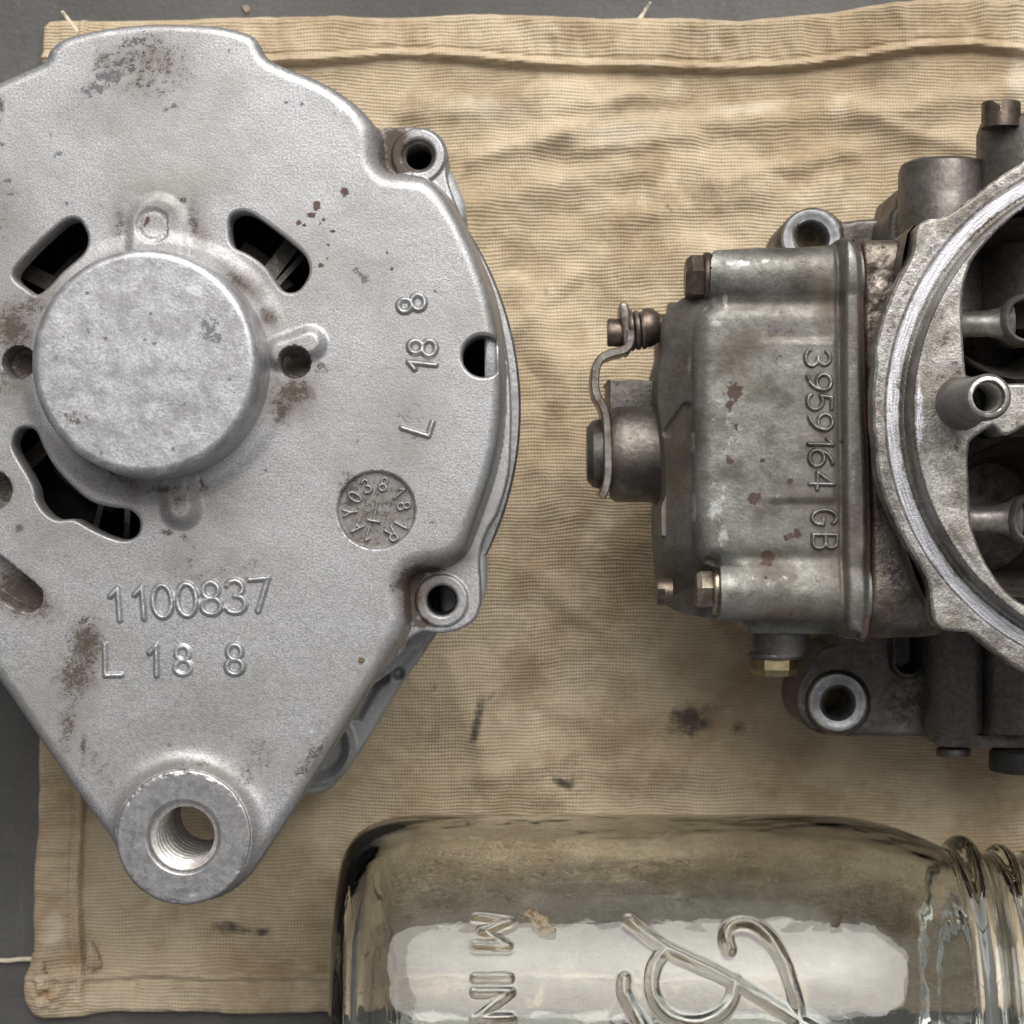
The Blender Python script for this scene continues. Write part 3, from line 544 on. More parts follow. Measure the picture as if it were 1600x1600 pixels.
relief('cast_code', st, 0, alt_surf, M['alu'], frame_o, .75, 7.4, 2.6, 1.0)
st = []
for ch, zx, zy, h in (('8', 465, 265, 21), ('3', 340, 280, 21), ('0', 255, 360, 21), ('Y', 220, 475, 21), ('A', 265, 585, 21), ('1', 360, 640, 20), ('R', 525, 635, 21), ('1', 600, 555, 21), ('8', 615, 425, 20), ('1', 570, 325, 22)):
    x, y = 500 + zx * .2125, 700 + zy * .2125; st += glyph(ch, x, y, h, math.degrees(math.atan2(x - 588, -(y - 797))), .95)
st += glyph('T', 586, 799, 30, 190)
relief('date_stamp', st, 0, alt_surf, M['alu'], frame_o, .85, 3.9, 1.5, .7, attrs={'film': lambda x, y: .16 + 0 * x})
# bearing cap: relief so that its worn face carries stains
capz = 15.2
def cap_h(x, y, d):
    r0 = 178.; rf = 14.; e = np.clip(d, 0, None)
    wall = sstep(0, 7, e) * 0 + np.minimum(e * 1.85, capz - rf * s0)                # draft wall
    e2 = np.clip((e - 6) / rf, 0, 1); z = np.where(e < 6, np.minimum(e / 6 * (capz - rf * s0), capz), capz - rf * s0 * (1 - np.sqrt(np.maximum(0, 1 - (1 - e2) ** 2))))
    return z - .6 + (.22 * fbm(x, y, 90, 3, 61) + .04 * fbm(x, y, 20, 3, 62)) * sstep(0, 20, e)
cgr = [(128 + 12, 662 - 4, 20, 14, .95), (112, 655, 12, 10, .6), (186, 538, 6, 6, .8), (118, 535, 8, 10, .5), (390, 590, 10, 30, .35)]
cso = [(342, 520, 16, 26, .75), (352, 535, 12, 14, .7), (374, 600, 4, 4, .8), (160, 470, 4, 4, .8), (255, 500, 3, 3, 1.), (260, 545, 5, 3, .9), (246, 540, 3, 3, .9), (160, 524, 3, 8, .7, -30), (113, 567, 5, 9, .8), (180, 712, 4, 8, .8), (250, 712, 20, 4, .6, -10), (290, 705, 4, 5, .8), (300, 640, 40, 3, .5, -32), (382, 620, 5, 5, .6), (140, 560, 5, 4, .6), (390, 540, 4, 12, .5)]
csh = [(322, 466, 18, 9, 1.2, 25), (120, 480, 40, 50, .35), (160, 660, 10, 30, .45, 30), (245, 405, 120, 10, .45), (100, 560, 14, 80, .4), (400, 500, 12, 50, .35)]
xs = np.arange(CAPX - 182, CAPX + 183, 1.6); ys = np.arange(CAPY - 182, CAPY + 183, 1.6)
casting('bearing_cap', xs, ys, 0, circ(CAPX, CAPY, 178), cap_h, M['alu_cap'], alt, zbot=-.9, sharp=None,
        attrs={'grime': lambda x, y: blobs(x, y, cgr), 'soot': lambda x, y: blobs(x, y, cso), 'shine': lambda x, y: blobs(x, y, csh)})
# mounting boss
bz = 3.6; bo = P(291, 1304, 0); br = 105 * s0
def boss_h(x, y, d):
    r = 105 - np.hypot(x - 291, y - 1304); e = np.clip(r / 5, 0, 1); e2 = np.clip((np.hypot(x - 291, y - 1304) - 53) / 5, 0, 1)
    return bz - .5 * (1 - np.sqrt(np.maximum(0, 1 - (1 - e) ** 2))) - .7 * (1 - e2) + .08 * fbm(x, y, 30, 3, 71) - .6 * np.clip(fbm(x, y, 12, 3, 73), 0, 1) * (r < 7)
bdom = lambda X, Y: np.minimum(105 + 1.8 * fbm(X, Y, 14, 2, 72) - np.hypot(X - 291, Y - 1304), np.hypot(X - 291, Y - 1304) - 53)
bso = [(213, 1300, 7, 26, .85, 8), (207, 1335, 6, 12, .9), (222, 1330, 6, 10, .6), (232, 1356, 6, 10, .7), (300, 1385, 30, 9, .7, -8), (345, 1218, 14, 8, .6, 30), (212, 1262, 6, 14, .5), (270, 1402, 30, 6, .7)]
xs = np.arange(182, 400, 1.6); ys = np.arange(1195, 1412, 1.6)
casting('mounting_boss', xs, ys, 0, bdom, boss_h, M['boss'], alt, zbot=-30, sharp=50,
        attrs={'soot': lambda x, y: blobs(x, y, bso), 'grime': lambda x, y: blobs(x, y, [(342, 1320, 10, 26, .5), (340, 1215, 16, 8, .5)]), 'shine': lambda x, y: blobs(x, y, [(250, 1210, 34, 8, .5, -25), (340, 1215, 40, 6, .4, 25), (310, 1394, 26, 6, .55), (206, 1245, 8, 16, .45)])})
def thread(name, c, r, z0, z1, pitch, dep, mat, floor=False):
    prof = [(r + .4, z0), (r, z0 - .5)]; z = z0 - .8
    while z > z1: prof += [(r, z), (r, z - pitch * .22), (r - dep, z - pitch * .42), (r - dep, z - pitch * .62), (r, z - pitch * .82)]; z -= pitch
    prof += [(r, z1)]
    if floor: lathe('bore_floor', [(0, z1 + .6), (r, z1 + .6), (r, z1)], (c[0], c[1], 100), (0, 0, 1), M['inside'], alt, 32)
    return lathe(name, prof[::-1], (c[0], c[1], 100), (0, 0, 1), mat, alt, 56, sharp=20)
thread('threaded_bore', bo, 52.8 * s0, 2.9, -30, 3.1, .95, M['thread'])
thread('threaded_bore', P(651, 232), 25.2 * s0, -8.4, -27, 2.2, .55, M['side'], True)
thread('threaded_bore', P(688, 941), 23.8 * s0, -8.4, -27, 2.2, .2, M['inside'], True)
# inside: dark floor, rectifier plate and fan
c0 = P(CAPX, CAPY)
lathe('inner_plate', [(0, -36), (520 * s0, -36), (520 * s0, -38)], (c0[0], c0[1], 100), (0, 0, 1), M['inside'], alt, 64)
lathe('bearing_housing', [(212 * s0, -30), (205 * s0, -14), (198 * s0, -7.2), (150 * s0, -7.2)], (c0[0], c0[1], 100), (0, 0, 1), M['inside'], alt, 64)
for k in range(26):
    a = 2 * math.pi * k / 26 + .1 + .08 * math.sin(3.7 * k); ca, sa = math.cos(a), math.sin(a); r1, r2 = 205 * s0, 330 * s0
    w = .6 + 1.1 * (math.sin(5.1 * k) > .2); pts = []
    for r, off in ((r1, 0), (r2, 3.5)):
        for sgn in (-1, 1): pts.append((c0[0] + ca * r - sa * (off + sgn * w), c0[1] + sa * r + ca * (off + sgn * w)))
    V = [(a_, b_, 100 - 13 - (4 if i > 1 else 0)) for i, (a_, b_) in enumerate(pts)] + [(a_, b_, 64) for a_, b_ in pts]
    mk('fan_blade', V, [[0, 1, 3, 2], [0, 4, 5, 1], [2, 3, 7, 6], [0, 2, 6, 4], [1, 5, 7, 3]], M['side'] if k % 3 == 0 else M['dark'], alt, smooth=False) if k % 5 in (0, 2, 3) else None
for k, (a0, a1) in enumerate(((205, 238), (112, 140), (300, 325), (20, 50))):
    V = []; F = []; n = 14
    for i in range(n + 1):
        a = -R(a0 + (a1 - a0) * i / n)
        for r, z in ((200, -11), (246, -16), (246, -26), (200, -26)): V.append((c0[0] + math.cos(a) * r * s0, c0[1] + math.sin(a) * r * s0, 100 + z))
    for i in range(n):
        for q in range(4): F.append([i * 4 + q, i * 4 + (q + 1) % 4, i * 4 + 4 + (q + 1) % 4, i * 4 + 4 + q])
    F += [[0, 1, 2, 3], [4 * n + 3, 4 * n + 2, 4 * n + 1, 4 * n]]
    mk('rectifier_plate', V, F, M['side'], alt, sharp=40)
# terminal block seen in the edge notch
V, F = [], []
prism('terminal_block', [(757, 526), (779, 526), (779, 590), (757, 590)], -3.5, -26, M['alu'], alt, .6, smooth=0)
# stator stack and lower frame behind
def lam(cx, cy, r, z): q = P(cx, cy, z); return q, r * PX(z)
zs_ = -30; q, rr = lam(300, 640, 514, zs_)
prof = [(rr - 30, zs_ + 3)]; z = zs_ + 3
lathe('stator', [(rr - 6, -28), (rr - .5, -28), (rr, -28.6), (rr, -33), (rr - .5, -33.4), (rr - .5, -34), (rr, -34.4), (rr, -44), (rr - .6, -44.5), (rr - 12, -44.5), (rr - 12, -60)], (q[0], q[1], 100), (0, 0, 1), M['steel'], alt, 160)
prism('through_bolt_lug', [(690, 250), (706, 268), (716, 290), (725, 312), (727, 330), (722, 348), (700, 352), (660, 330), (660, 270)], -20, -46, M['alu_low'], alt, 1.6)
prism('through_bolt_lug', [(740, 860), (757, 868), (760, 900), (756, 935), (740, 962), (715, 975), (690, 960), (690, 880)], -22, -48, M['alu_low'], alt, 1.6)
deo = Poly([(680, 985), (672, 1006), (652, 1036), (626, 1072), (590, 1132), (556, 1186), (534, 1216), (510, 1236), (480, 1243), (452, 1236), (425, 1222), (405, 1190), (400, 1150), (420, 1100), (470, 1020), (560, 960), (640, 950)], 3, 2.0, 40)
def de_h(x, y, d):
    e = np.clip(d / 9, 0, 1); z = -9 * PX(-58) * (1 - np.sqrt(np.maximum(0, 1 - (1 - e) ** 2)))
    web = Poly([(640, 1010), (610, 1052), (575, 1110), (560, 1128), (520, 1100), (560, 1010), (610, 980)], 3, 2, 40)(x, y)
    z = z - 1.2 * sstep(0, 10, web)
    z = z - 2.6 * sstep(-3, 5, 12 - seg_d(x, y, (596, 1058), (580, 1062))) - 3 * sstep(-3, 4, 9 - np.hypot(x - 622, y - 1052))
    r = np.hypot(x - 492, y - 1166); z = z + 2.2 * np.exp(-((r - 56) / 5) ** 2) - 2.5 * sstep(-3, 6, 46 - r)
    return z + .2 * fbm(x, y, 40, 2, 81)
casting('drive_end_frame', np.arange(395, 690, 2.4), np.arange(945, 1245, 2.4), -58, deo, de_h, M['alu_low'], alt, zbot=-24, sharp=60)
qd = P(240, 640, -72); lathe('drive_end_body', [(0, -66), (480 * s0, -66), (505 * s0, -70), (505 * s0, -92), (470 * s0, -99)], (qd[0], qd[1], 100), (0, 0, 1), M['alu_low'], alt, 96)

# ------------------------------------------------------------------ carburettor
carb = thing('carburetor', 'weathered grey metal carburetor lying on the right of the rag', 'carburetor', P(1500, 700, -100))
CX, CY = 1800., 645.
# --- air horn flange
fl_out = Poly([(1600, 253), (1556, 280), (1512, 314), (1473, 339), (1452, 343), (1438, 348), (1430, 360), (1427, 389), (1420, 410), (1403, 441), (1381, 494), (1370, 535), (1367, 548), (1369, 575), (1365, 603), (1364, 640), (1365, 669), (1369, 700), (1371, 734), (1381, 775), (1407, 832), (1430, 870), (1446, 898), (1453, 922), (1456, 955), (1460, 973), (1471, 984), (1490, 987), (1512, 987), (1530, 998), (1556, 1020), (1600, 1050), (1640, 1066), (1720, 1085), (1806, 1092), (1840, 900), (1840, 400), (1806, 200), (1700, 215), (1640, 232)], 2, 2.0, 40)
up_cav = Poly([(1494, 484), (1496, 453), (1502, 430), (1512, 408), (1535, 380), (1560, 355), (1600, 326), (1660, 318), (1700, 340), (1720, 420), (1720, 520), (1700, 580), (1640, 598), (1580, 602), (1519, 600), (1502, 591), (1498, 572), (1495, 533)], 3, 1.5, 30)
lo_cav = Poly([(1504, 700), (1507, 690), (1518, 681), (1540, 668), (1551, 679), (1567, 681), (1600, 665), (1660, 662), (1710, 690), (1725, 780), (1715, 880), (1680, 940), (1640, 955), (1599, 947), (1577, 935), (1554, 914), (1530, 878), (1516, 845), (1507, 816), (1505, 770), (1503, 730)], 3, 1.5, 30)
LIP = 6.0
def pick(x, y): return np.hypot(x - CX, y - CY)
lipR = 386.
def fl_dom(X, Y):
    return np.minimum(np.minimum(fl_out(X, Y) + 1.5 * fbm(X, Y, 9, 2, 91) * (X > 0), 1806 - X), -np.maximum(up_cav(X, Y), lo_cav(X, Y)))
def fl_h(x, y, d):
    r = pick(x, y); de = np.minimum(fl_out(x, y), 40)
    z = -.35 * (1 - sstep(0, 4, de)) + .06 * fbm(x, y, 10, 3, 92) * (1 - sstep(425, 415, r)) * 2
    z = z - .5 * (1 - sstep(414, 419, r))                                   # turned seat
    z = z - .35 * np.exp(-((r - 391.5) / 1.6) ** 2)
    z = z + (LIP + .5) * (1 - sstep(lipR - 6, lipR + 1.0, r + .6 * fbm(x, y, 14, 2, 93)))
    ins = 1 - sstep(lipR - 22, lipR - 10, r); z = z + ins * (.45 * fbm(x, y, 60, 3, 94) + .08 * fbm(x, y, 9, 3, 95))
    hd = -np.maximum(up_cav(x, y), lo_cav(x, y)); return z - .5 * (1 - sstep(0, 4, hd))
fgr = [(1480, 600, 30, 60, .75, 10), (1470, 540, 22, 30, .55), (1450, 640, 20, 40, .55), (1490, 700, 16, 22, .6), (1500, 740, 10, 60, .4), (1580, 660, 40, 16, .6), (1462, 500, 16, 20, .4), (1540, 1000, 60, 8, .4, 35)]
def ring(x, y, r0, w): return np.exp(-((pick(x, y) - r0) / w) ** 2)
frame_f = casting('air_horn_flange', np.concatenate([np.arange(1350, 1625, 1.5), np.arange(1625, 1812, 4)]), np.arange(196, 1096, 1.7), 0, fl_dom, fl_h, M['flange'], carb,
    zbot=lambda x, y: np.where(np.maximum(up_cav(x, y), lo_cav(x, y)) > -4, -14., -6.5), sharp=50,
    attrs={'grime': lambda x, y: blobs(x, y, fgr), 'shine': lambda x, y: np.maximum(np.maximum(1.25 * ring(x, y, 406, 13) * (.85 + .7 * fbm(x, y, 50, 3, 97)), .5 * ring(x, y, 374, 5) * (.6 + fbm(x, y, 40, 3, 98))), blobs(x, y, [(1428, 650, 8, 60, .9)])),
           'soot': lambda x, y: .45 * ring(x, y, 428, 8)})
# --- main body under the flange
prism('main_body', [(1418, 365), (1455, 352), (1520, 330), (1600, 285), (1700, 250), (1810, 240), (1810, 1050), (1700, 1040), (1600, 1012), (1530, 975), (1470, 965), (1430, 900), (1400, 780), (1392, 640), (1400, 500)], -6.6, -72, M['dark'], carb, 0).hide_render = False
bpy.data.objects['main_body'].data.clear_geometry()
_b = bpy.data.objects['main_body']
def wall(obj, pts, zt, zb):
    P_ = catmull(pts, 3); V = [P(a, b, zt) for a, b in P_]; n = len(V); V += [(p[0], p[1], 100 + zb) for p in V]
    V = np.array(V) - BASE['carburetor']; obj.data.from_pydata((V * .001).tolist(), [], [[i, (i + 1) % n, n + (i + 1) % n, n + i] for i in range(n)]); obj.data.polygons.foreach_set('use_smooth', [True] * n); obj.data.update()
wall(_b, [(1418, 365), (1455, 352), (1520, 330), (1600, 285), (1700, 250), (1810, 240), (1816, 640), (1810, 1050), (1700, 1040), (1600, 1012), (1530, 975), (1470, 965), (1430, 900), (1400, 780), (1392, 640), (1400, 500)], -5, -72)
for cx, cy in ((1606, 462), (1614, 808)):
    q = P(cx, cy, 0); lathe('venturi', [(128 * s0, -5), (122 * s0, -13.5), (104 * s0, -20), (92 * s0, -30), (98 * s0, -52), (0, -52)], (q[0], q[1], 100), (0, 0, 1), M['side'], carb, 64)
for (cx, cy, r, ax0, ay, w) in ((1607, 498, 40, 1486, 507, 21), (1619, 812, 40, 1494, 812, 22)):
    zb_ = -9; q = P(cx, cy, zb_); s = PX(zb_)
    o_ = lathe('booster_venturi', [(r * s * .76, -20), (r * s * .80, 0), (r * s * .9, .5), (r * s, -.2), (r * s * 1.05, -4), (r * s * .95, -16), (r * s * .78, -20)], (q[0], q[1], 100 + zb_), (0, 0, 1), M['stud'], carb, 48)
    a = np.array(P(ax0, ay, zb_ - 5)); b_ = np.array(P(cx - r * .7, ay - 2, zb_ - 5)); Lb = np.linalg.norm(b_ - a)
    lathe('booster_arm', [(w * s * 1.5, 0), (w * s * 1.1, Lb * .12), (w * s, Lb * .3), (w * s, Lb * .62), (w * s * 1.25, Lb * .85), (w * s * 1.7, Lb)], a, b_ - a, M['stud'], carb, 24)
# centre stud with threaded bore
zt = 30.0; q = P(1545, 620, zt); st_s = PX(zt); sr = 36.5 * st_s
lathe('cleaner_stud', [(sr + 1.2, 5.5), (sr + .5, 7), (sr + .15, 9), (sr, 12), (sr, zt - .8), (sr - .5, zt - .1), (sr - .9, zt), (sr * .70, zt), (sr * .66, zt - .8), (sr * .645, zt - 1.5), (sr * .645, zt - 20), (0, zt - 20)][::-1], (q[0], q[1], 100), (0, 0, 1), M['stud'], carb, 72, sharp=28)
lathe('stud_rim', [(sr * .69, zt + .02), (sr * .72, zt + .12), (sr - 1.0, zt + .12), (sr - .6, zt - .05)], (q[0], q[1], 100), (0, 0, 1), M['rim'], carb, 64, jit=.03)
prof = []; z = zt - 1.6
while z > zt - 14: prof += [(sr * .645, z), (sr * .60, z - .45)]; z -= .9
lathe('stud_thread', prof[::-1], (q[0], q[1], 100), (0, 0, 1), M['thread'], carb, 48, sharp=20)
# --- fuel bowl
ZB = -12.0
bowl_top = Poly([(1118, 390), (1114, 398), (1112, 420), (1113, 450), (1108, 470), (1094, 486), (1086, 510), (1084, 560), (1084, 700), (1084, 830), (1087, 862), (1098, 880), (1118, 888), (1130, 900), (1130, 930), (1131, 958), (1140, 964), (1230, 970), (1300, 978), (1318, 992), (1342, 996), (1354, 994), (1356, 900), (1354, 740), (1348, 600), (1346, 480), (1344, 400), (1336, 376), (1324, 369), (1310, 372), (1296, 380), (1200, 385), (1140, 388)], 3, 2, 60)
bowl_low = Poly([(1130, 392), (1108, 430), (1082, 452), (1052, 474), (1045, 500), (1044, 540), (1036, 570), (1034, 620), (1042, 680), (1046, 770), (1040, 790), (1040, 828), (1042, 870), (1048, 925), (1060, 955), (1084, 966), (1150, 972), (1300, 984), (1320, 998), (1346, 1001), (1360, 998), (1362, 900), (1356, 600), (1348, 390), (1336, 374), (1322, 368), (1300, 378)], 3, 2, 60)
bs = PX(ZB)
def bowl_dom(X, Y): return np.maximum(bowl_low(X, Y), bowl_top(X, Y))
def bowl_surf(x, y):
    d = bowl_top(x, y)
    rl = 30 + 26 * sstep(820, 960, y) + 14 * sstep(470, 390, y) - 24 * sstep(1290, 1330, x)
    e = np.clip(d / rl, 0, 1); z = -rl * bs * .95 * (1 - np.sqrt(np.maximum(0, 1 - (1 - e) ** 2)))
    side = -d * bs * 1.5; z = np.where(d < 0, z - side * 1.0, z)
    on = sstep(-2, 10, d)
    # screw columns: half round runs along the top and bottom
    for yc, r, x0 in ((424, 40, 1112), (928, 44, 1128)):
        t = np.clip(1 - ((y - yc) / r) ** 2, 0, 1); cz = -3.6 + 4.3 * np.sqrt(np.maximum(t, .0)) - 30 * (x < x0 - 2) - 6 * (t <= 0); kq = 2.4; hq = np.clip(.5 + .5 * (z - cz) / kq, 0, 1); z = np.where(x < x0 - 2, z, cz * (1 - hq) + z * hq + kq * hq * (1 - hq))
    z = z - on * .9 * np.exp(-((y - 474) / 14) ** 2) * (x < 1318) * sstep(1085, 1130, x)
    z = z - on * .5 * np.exp(-((y - 872) / 12) ** 2) * sstep(1100, 1140, x) * (x < 1318)
    pad = rrect(1185, 531, 1400, 784, 6)(x, y); z = z + on * .6 * sstep(-6, 8, pad) * sstep(1175, 1235, x) * (1 - sstep(1298, 1312, x))
    
    # mating rim at the right
    z = z + 1.7 * sstep(1312, 1324, x) * on - 1.1 * np.exp(-((x - (1309 + (y - 370) * .018)) / 5) ** 2) * on
    # pads on the left flank
    p2 = rrect(1036, 776, 1082, 838, 5)(x, y); z = np.where((d < 0) & (p2 > 0), np.maximum(z, -11. + 0 * z), z)
    p3 = caps((1050, 672), (1076, 634), 7)(x, y); z = z - 1.6 * sstep(-3, 4, p3) * sstep(4, -2, d)
    z = z - on * 2.6 * sstep(4, -8, np.hypot(x - 1112, y - 880) - 14) - on * 2.0 * sstep(4, -8, np.hypot(x - 1100, y - 474) - 12)
    return np.maximum(z, -34) + .40 * fbm(x, y, 80, 3, 101) + .10 * fbm(x, y, 15, 3, 102)
brust = [(1146, 612, 16, 18, .95), (1140, 630, 7, 14, .8), (1142, 720, 9, 9, 1.0), (1192, 720, 5, 4, .9), (1233, 752, 6, 7, .9), (1178, 778, 15, 11, .95), (1232, 838, 16, 8, .85, -12), (1246, 834, 8, 9, .9), (1199, 872, 12, 16, 1.05), (1195, 902, 5, 4, .8), (1150, 665, 4, 8, .7), (1316, 690, 4, 4, .8), (1275, 905, 5, 8, .6)]
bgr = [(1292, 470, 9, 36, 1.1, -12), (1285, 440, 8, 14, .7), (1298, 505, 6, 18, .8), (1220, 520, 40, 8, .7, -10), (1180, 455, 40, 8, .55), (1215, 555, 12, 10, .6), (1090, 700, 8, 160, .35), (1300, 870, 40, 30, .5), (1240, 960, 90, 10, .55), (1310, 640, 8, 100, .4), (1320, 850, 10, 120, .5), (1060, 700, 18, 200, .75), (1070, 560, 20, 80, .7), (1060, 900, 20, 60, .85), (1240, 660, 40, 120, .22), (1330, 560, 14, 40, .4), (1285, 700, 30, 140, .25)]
bsh = [(1160, 412, 40, 7, .62), (1130, 415, 12, 5, .6), (1195, 408, 12, 6, .7), (1134, 470, 5, 18, .8), (1120, 505, 14, 8, .7), (1212, 908, 24, 8, .55, -20), (1222, 925, 14, 7, .45), (1180, 900, 20, 8, .4), (1232, 533, 40, 3, .8), (1150, 690, 30, 50, .42), (1120, 800, 24, 50, .55), (1130, 840, 14, 26, .6), (1140, 655, 10, 30, .5), (1215, 775, 5, 10, .4), (1326, 410, 6, 60, .5), (1330, 800, 6, 120, .4), (1085, 690, 4, 30, .6), (1086, 790, 4, 30, .8), (1080, 570, 4, 24, .7), (1260, 600, 40, 30, .28), (1210, 640, 50, 60, .25)]  # bright wear, plus highlights painted along the rounded screw columns
xs = np.arange(1028, 1364, 1.5); ys = np.arange(362, 1006, 1.5)
bowl = casting('fuel_bowl', xs, ys, ZB, bowl_dom, lambda x, y, d: bowl_surf(x, y), M['bowl'], carb, zbot=-45, sharp=55,
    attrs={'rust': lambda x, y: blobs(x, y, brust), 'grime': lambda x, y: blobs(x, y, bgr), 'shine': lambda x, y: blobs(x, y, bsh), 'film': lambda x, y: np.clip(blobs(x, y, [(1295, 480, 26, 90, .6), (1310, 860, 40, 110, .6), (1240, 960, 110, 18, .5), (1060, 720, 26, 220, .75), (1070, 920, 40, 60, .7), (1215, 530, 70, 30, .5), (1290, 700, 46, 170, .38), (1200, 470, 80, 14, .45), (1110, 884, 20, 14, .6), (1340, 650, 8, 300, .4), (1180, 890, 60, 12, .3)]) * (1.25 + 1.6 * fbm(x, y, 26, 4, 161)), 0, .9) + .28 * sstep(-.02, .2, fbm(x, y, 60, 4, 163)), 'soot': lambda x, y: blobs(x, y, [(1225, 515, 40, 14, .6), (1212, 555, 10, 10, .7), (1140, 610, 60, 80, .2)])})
st = []
for ch, y, x in (('3', 560, 1277), ('9', 597, 1279), ('5', 628, 1280), ('9', 659, 1281), ('1', 688, 1282), ('6', 716, 1283), ('4', 751, 1284), ('G', 808, 1288), ('B', 846, 1289)):
    st += glyph(ch, x, y, 38, 91.5, 1.15 if ch in '95364' else 1.0)
relief('casting_number', st, ZB, bowl_surf, M['bowl'], bowl, .85, 5.4, 2.2, .8, attrs={'shine': lambda x, y: .35 + 0 * x})
# gasket and metering block
prism('gasket', [(1334, 373), (1344, 378), (1348, 395), (1351, 480), (1353.5, 600), (1359.5, 740), (1361.5, 880), (1360, 970), (1354, 997), (1344, 999), (1338, 980), (1336, 900), (1334, 600), (1332, 420)], ZB - .9, ZB - 40, M['gasket'], carb, .4, smooth=2)
blk = Poly([(1350, 374), (1366, 371), (1418, 371), (1432, 380), (1440, 500), (1430, 640), (1450, 800), (1470, 900), (1484, 960), (1480, 990), (1460, 998), (1420, 1000), (1366, 1000), (1358, 985), (1364, 900), (1362, 740), (1354, 600), (1352, 480)], 3, 2, 40)
def blk_h(x, y, d):
    e = np.clip(d / 9, 0, 1); ey = np.clip((1000 - y) / 80, 0, 1); et = np.clip((y - 370) / 40, 0, 1)
    z = -9 * bs * (1 - np.sqrt(np.maximum(0, 1 - (1 - e) ** 2))) - 7 * (1 - np.sqrt(np.maximum(0, 1 - (1 - ey) ** 2))) - 3 * (1 - np.sqrt(np.maximum(0, 1 - (1 - et) ** 2)))
    rough = sstep(380, 400, y) * sstep(580, 540, y)
    return z - 1.4 + (.7 * rough + .3) * fbm(x, y, 24, 4, 111) + .5 * fbm(x, y, 60, 2, 112)
casting('metering_block', np.arange(1346, 1490, 1.8), np.arange(366, 1004, 1.8), ZB - .5, blk, blk_h, M['block'], carb, zbot=-42, sharp=60,
    attrs={'shine': lambda x, y: blobs(x, y, [(1378, 430, 16, 40, .6), (1385, 465, 14, 20, .5), (1376, 920, 10, 50, .4)]), 'soot': lambda x, y: blobs(x, y, [(1400, 480, 20, 50, .6), (1400, 900, 20, 30, .7), (1430, 960, 20, 20, .7)]), 'grime': lambda x, y: blobs(x, y, [(1390, 520, 30, 60, .6), (1400, 900, 30, 40, .6), (1385, 700, 30, 100, .6), (1370, 385, 40, 10, .4)])})
# --- bowl screws (axes lie flat, heads to the left)
def hexbolt(name, px0, px1, py, rpx, zr, mat, washer=None, slot=False, phase=0):
    s = PX(zr); a = np.array(P(px0, py, zr)); L = (px1 - px0) * s; r = rpx * s
    o_ = lathe(name, [(0, 0), (r * .72, 0), (r * .86, .35), (r, 1.3), (r, L), (0, L)], a, (1, 0, 0), mat, carb, 6, smooth=False, phase=phase)
    if washer: w = lathe('washer', bev(washer * s, 13 * s, .5), np.array(P(px1 - 1, py, zr)), (1, 0, 0), mat, o_, 40)
    return o_
def slotted(name, o, ax, r, L, slot_dir, mat, parent, sw=1.2, sd=1.6):
    """slotted screw head as two half cylinders and a core, one mesh; ax points out of the head"""
    w = np.array(ax, float); w /= np.linalg.norm(w); v = np.array(slot_dir, float); u = np.cross(v, w); V = []; F = []; o = np.array(o, float)
    def ringv(pts, a): i = len(V); V.extend([o + u * p[0] + v * p[1] + w * a for p in pts]); return list(range(i, i + len(pts)))
    n = 32; full = [(r * math.cos(2 * math.pi * k / n), r * math.sin(2 * math.pi * k / n)) for k in range(n)]
    A = ringv(full, 0); B = ringv(full, L - sd)
    for k in range(n): F.append([A[k], A[(k + 1) % n], B[(k + 1) % n], B[k]])
    F.append(A[::-1]); F.append(B)
    for sg in (-1, 1):
        a0 = math.asin(min(1, sw / 2 / r)); h = [(sg * r * math.cos(t), r * math.sin(t)) for t in np.linspace(-math.pi / 2 + a0, math.pi / 2 - a0, 14)]
        if sg < 0: h = h[::-1]
        h = [(max(sw / 2, abs(p[0])) * sg, p[1]) for p in h]
        hi = [(p[0] * .94 + sg * .03, p[1] * .94) for p in h]
        C = ringv(h, L - sd - .02); Dd = ringv(h, L - .35); E_ = ringv(hi, L)
        for X_, Y_ in ((C, Dd), (Dd, E_)):
            for k in range(14): F.append([X_[k], X_[(k + 1) % 14], Y_[(k + 1) % 14], Y_[k]])
        F.append(E_)
    return mk(name, V, F, mat, parent, sharp=30)
zs1 = -19
b1 = hexbolt('bowl_screw', 1070, 1099, 435, 37, zs1, M['screw'], 41, phase=R(18))
b2 = hexbolt('bowl_screw', 1085, 1113, 921, 32, zs1, M['plated'], 40, phase=R(24))
slotted('bowl_screw', P(1050, 924, -24), (-1, 0, 0), 21 * PX(-24), 24 * PX(-24), (0, 0, 1), M['screw'], carb)
# --- accelerator linkage at the left
zl_ = -40; sL = PX(zl_)
slotted('pivot_screw', P(974, 520, zl_), (-1, 0, 0), 22 * sL, 25 * sL, (0, 1, 0), M['screw'], carb, 1.3, 1.4)
for k in range(3):
    rad = (33 - 1.5 * k) * sL; q = np.array(P(986 + 9.5 * k, 516, zl_)); w = 4.4 * sL
    lathe('spring_coil', [(rad - w + w * math.cos(t), w * math.sin(t)) for t in np.linspace(0, 2 * math.pi, 10, endpoint=False)], q, (1, .08, 0), M['strap'], carb, 40, closed=True)
lathe('pivot_shaft', [(0, 0), (30 * sL, 0), (31 * sL, 1), (30 * sL, 2.2), (24 * sL, 3.2), (21 * sL, 4), (21 * sL, 60 * sL), (0, 60 * sL)], P(1004, 512, zl_), (1, 0, 0), M['screw'], carb, 36)
lathe('shaft_collar', bev(40 * sL, 18 * sL, .8), P(1042, 512, zl_), (1, 0, 0), M['side'], carb, 36)
prism('lever_eye', [(968, 476), (974, 472), (980, 474), (984, 486), (985, 520), (986, 548), (977, 552), (973, 520), (969, 496)], zl_ + 4, zl_ - 6, M['strap'], carb, .5)
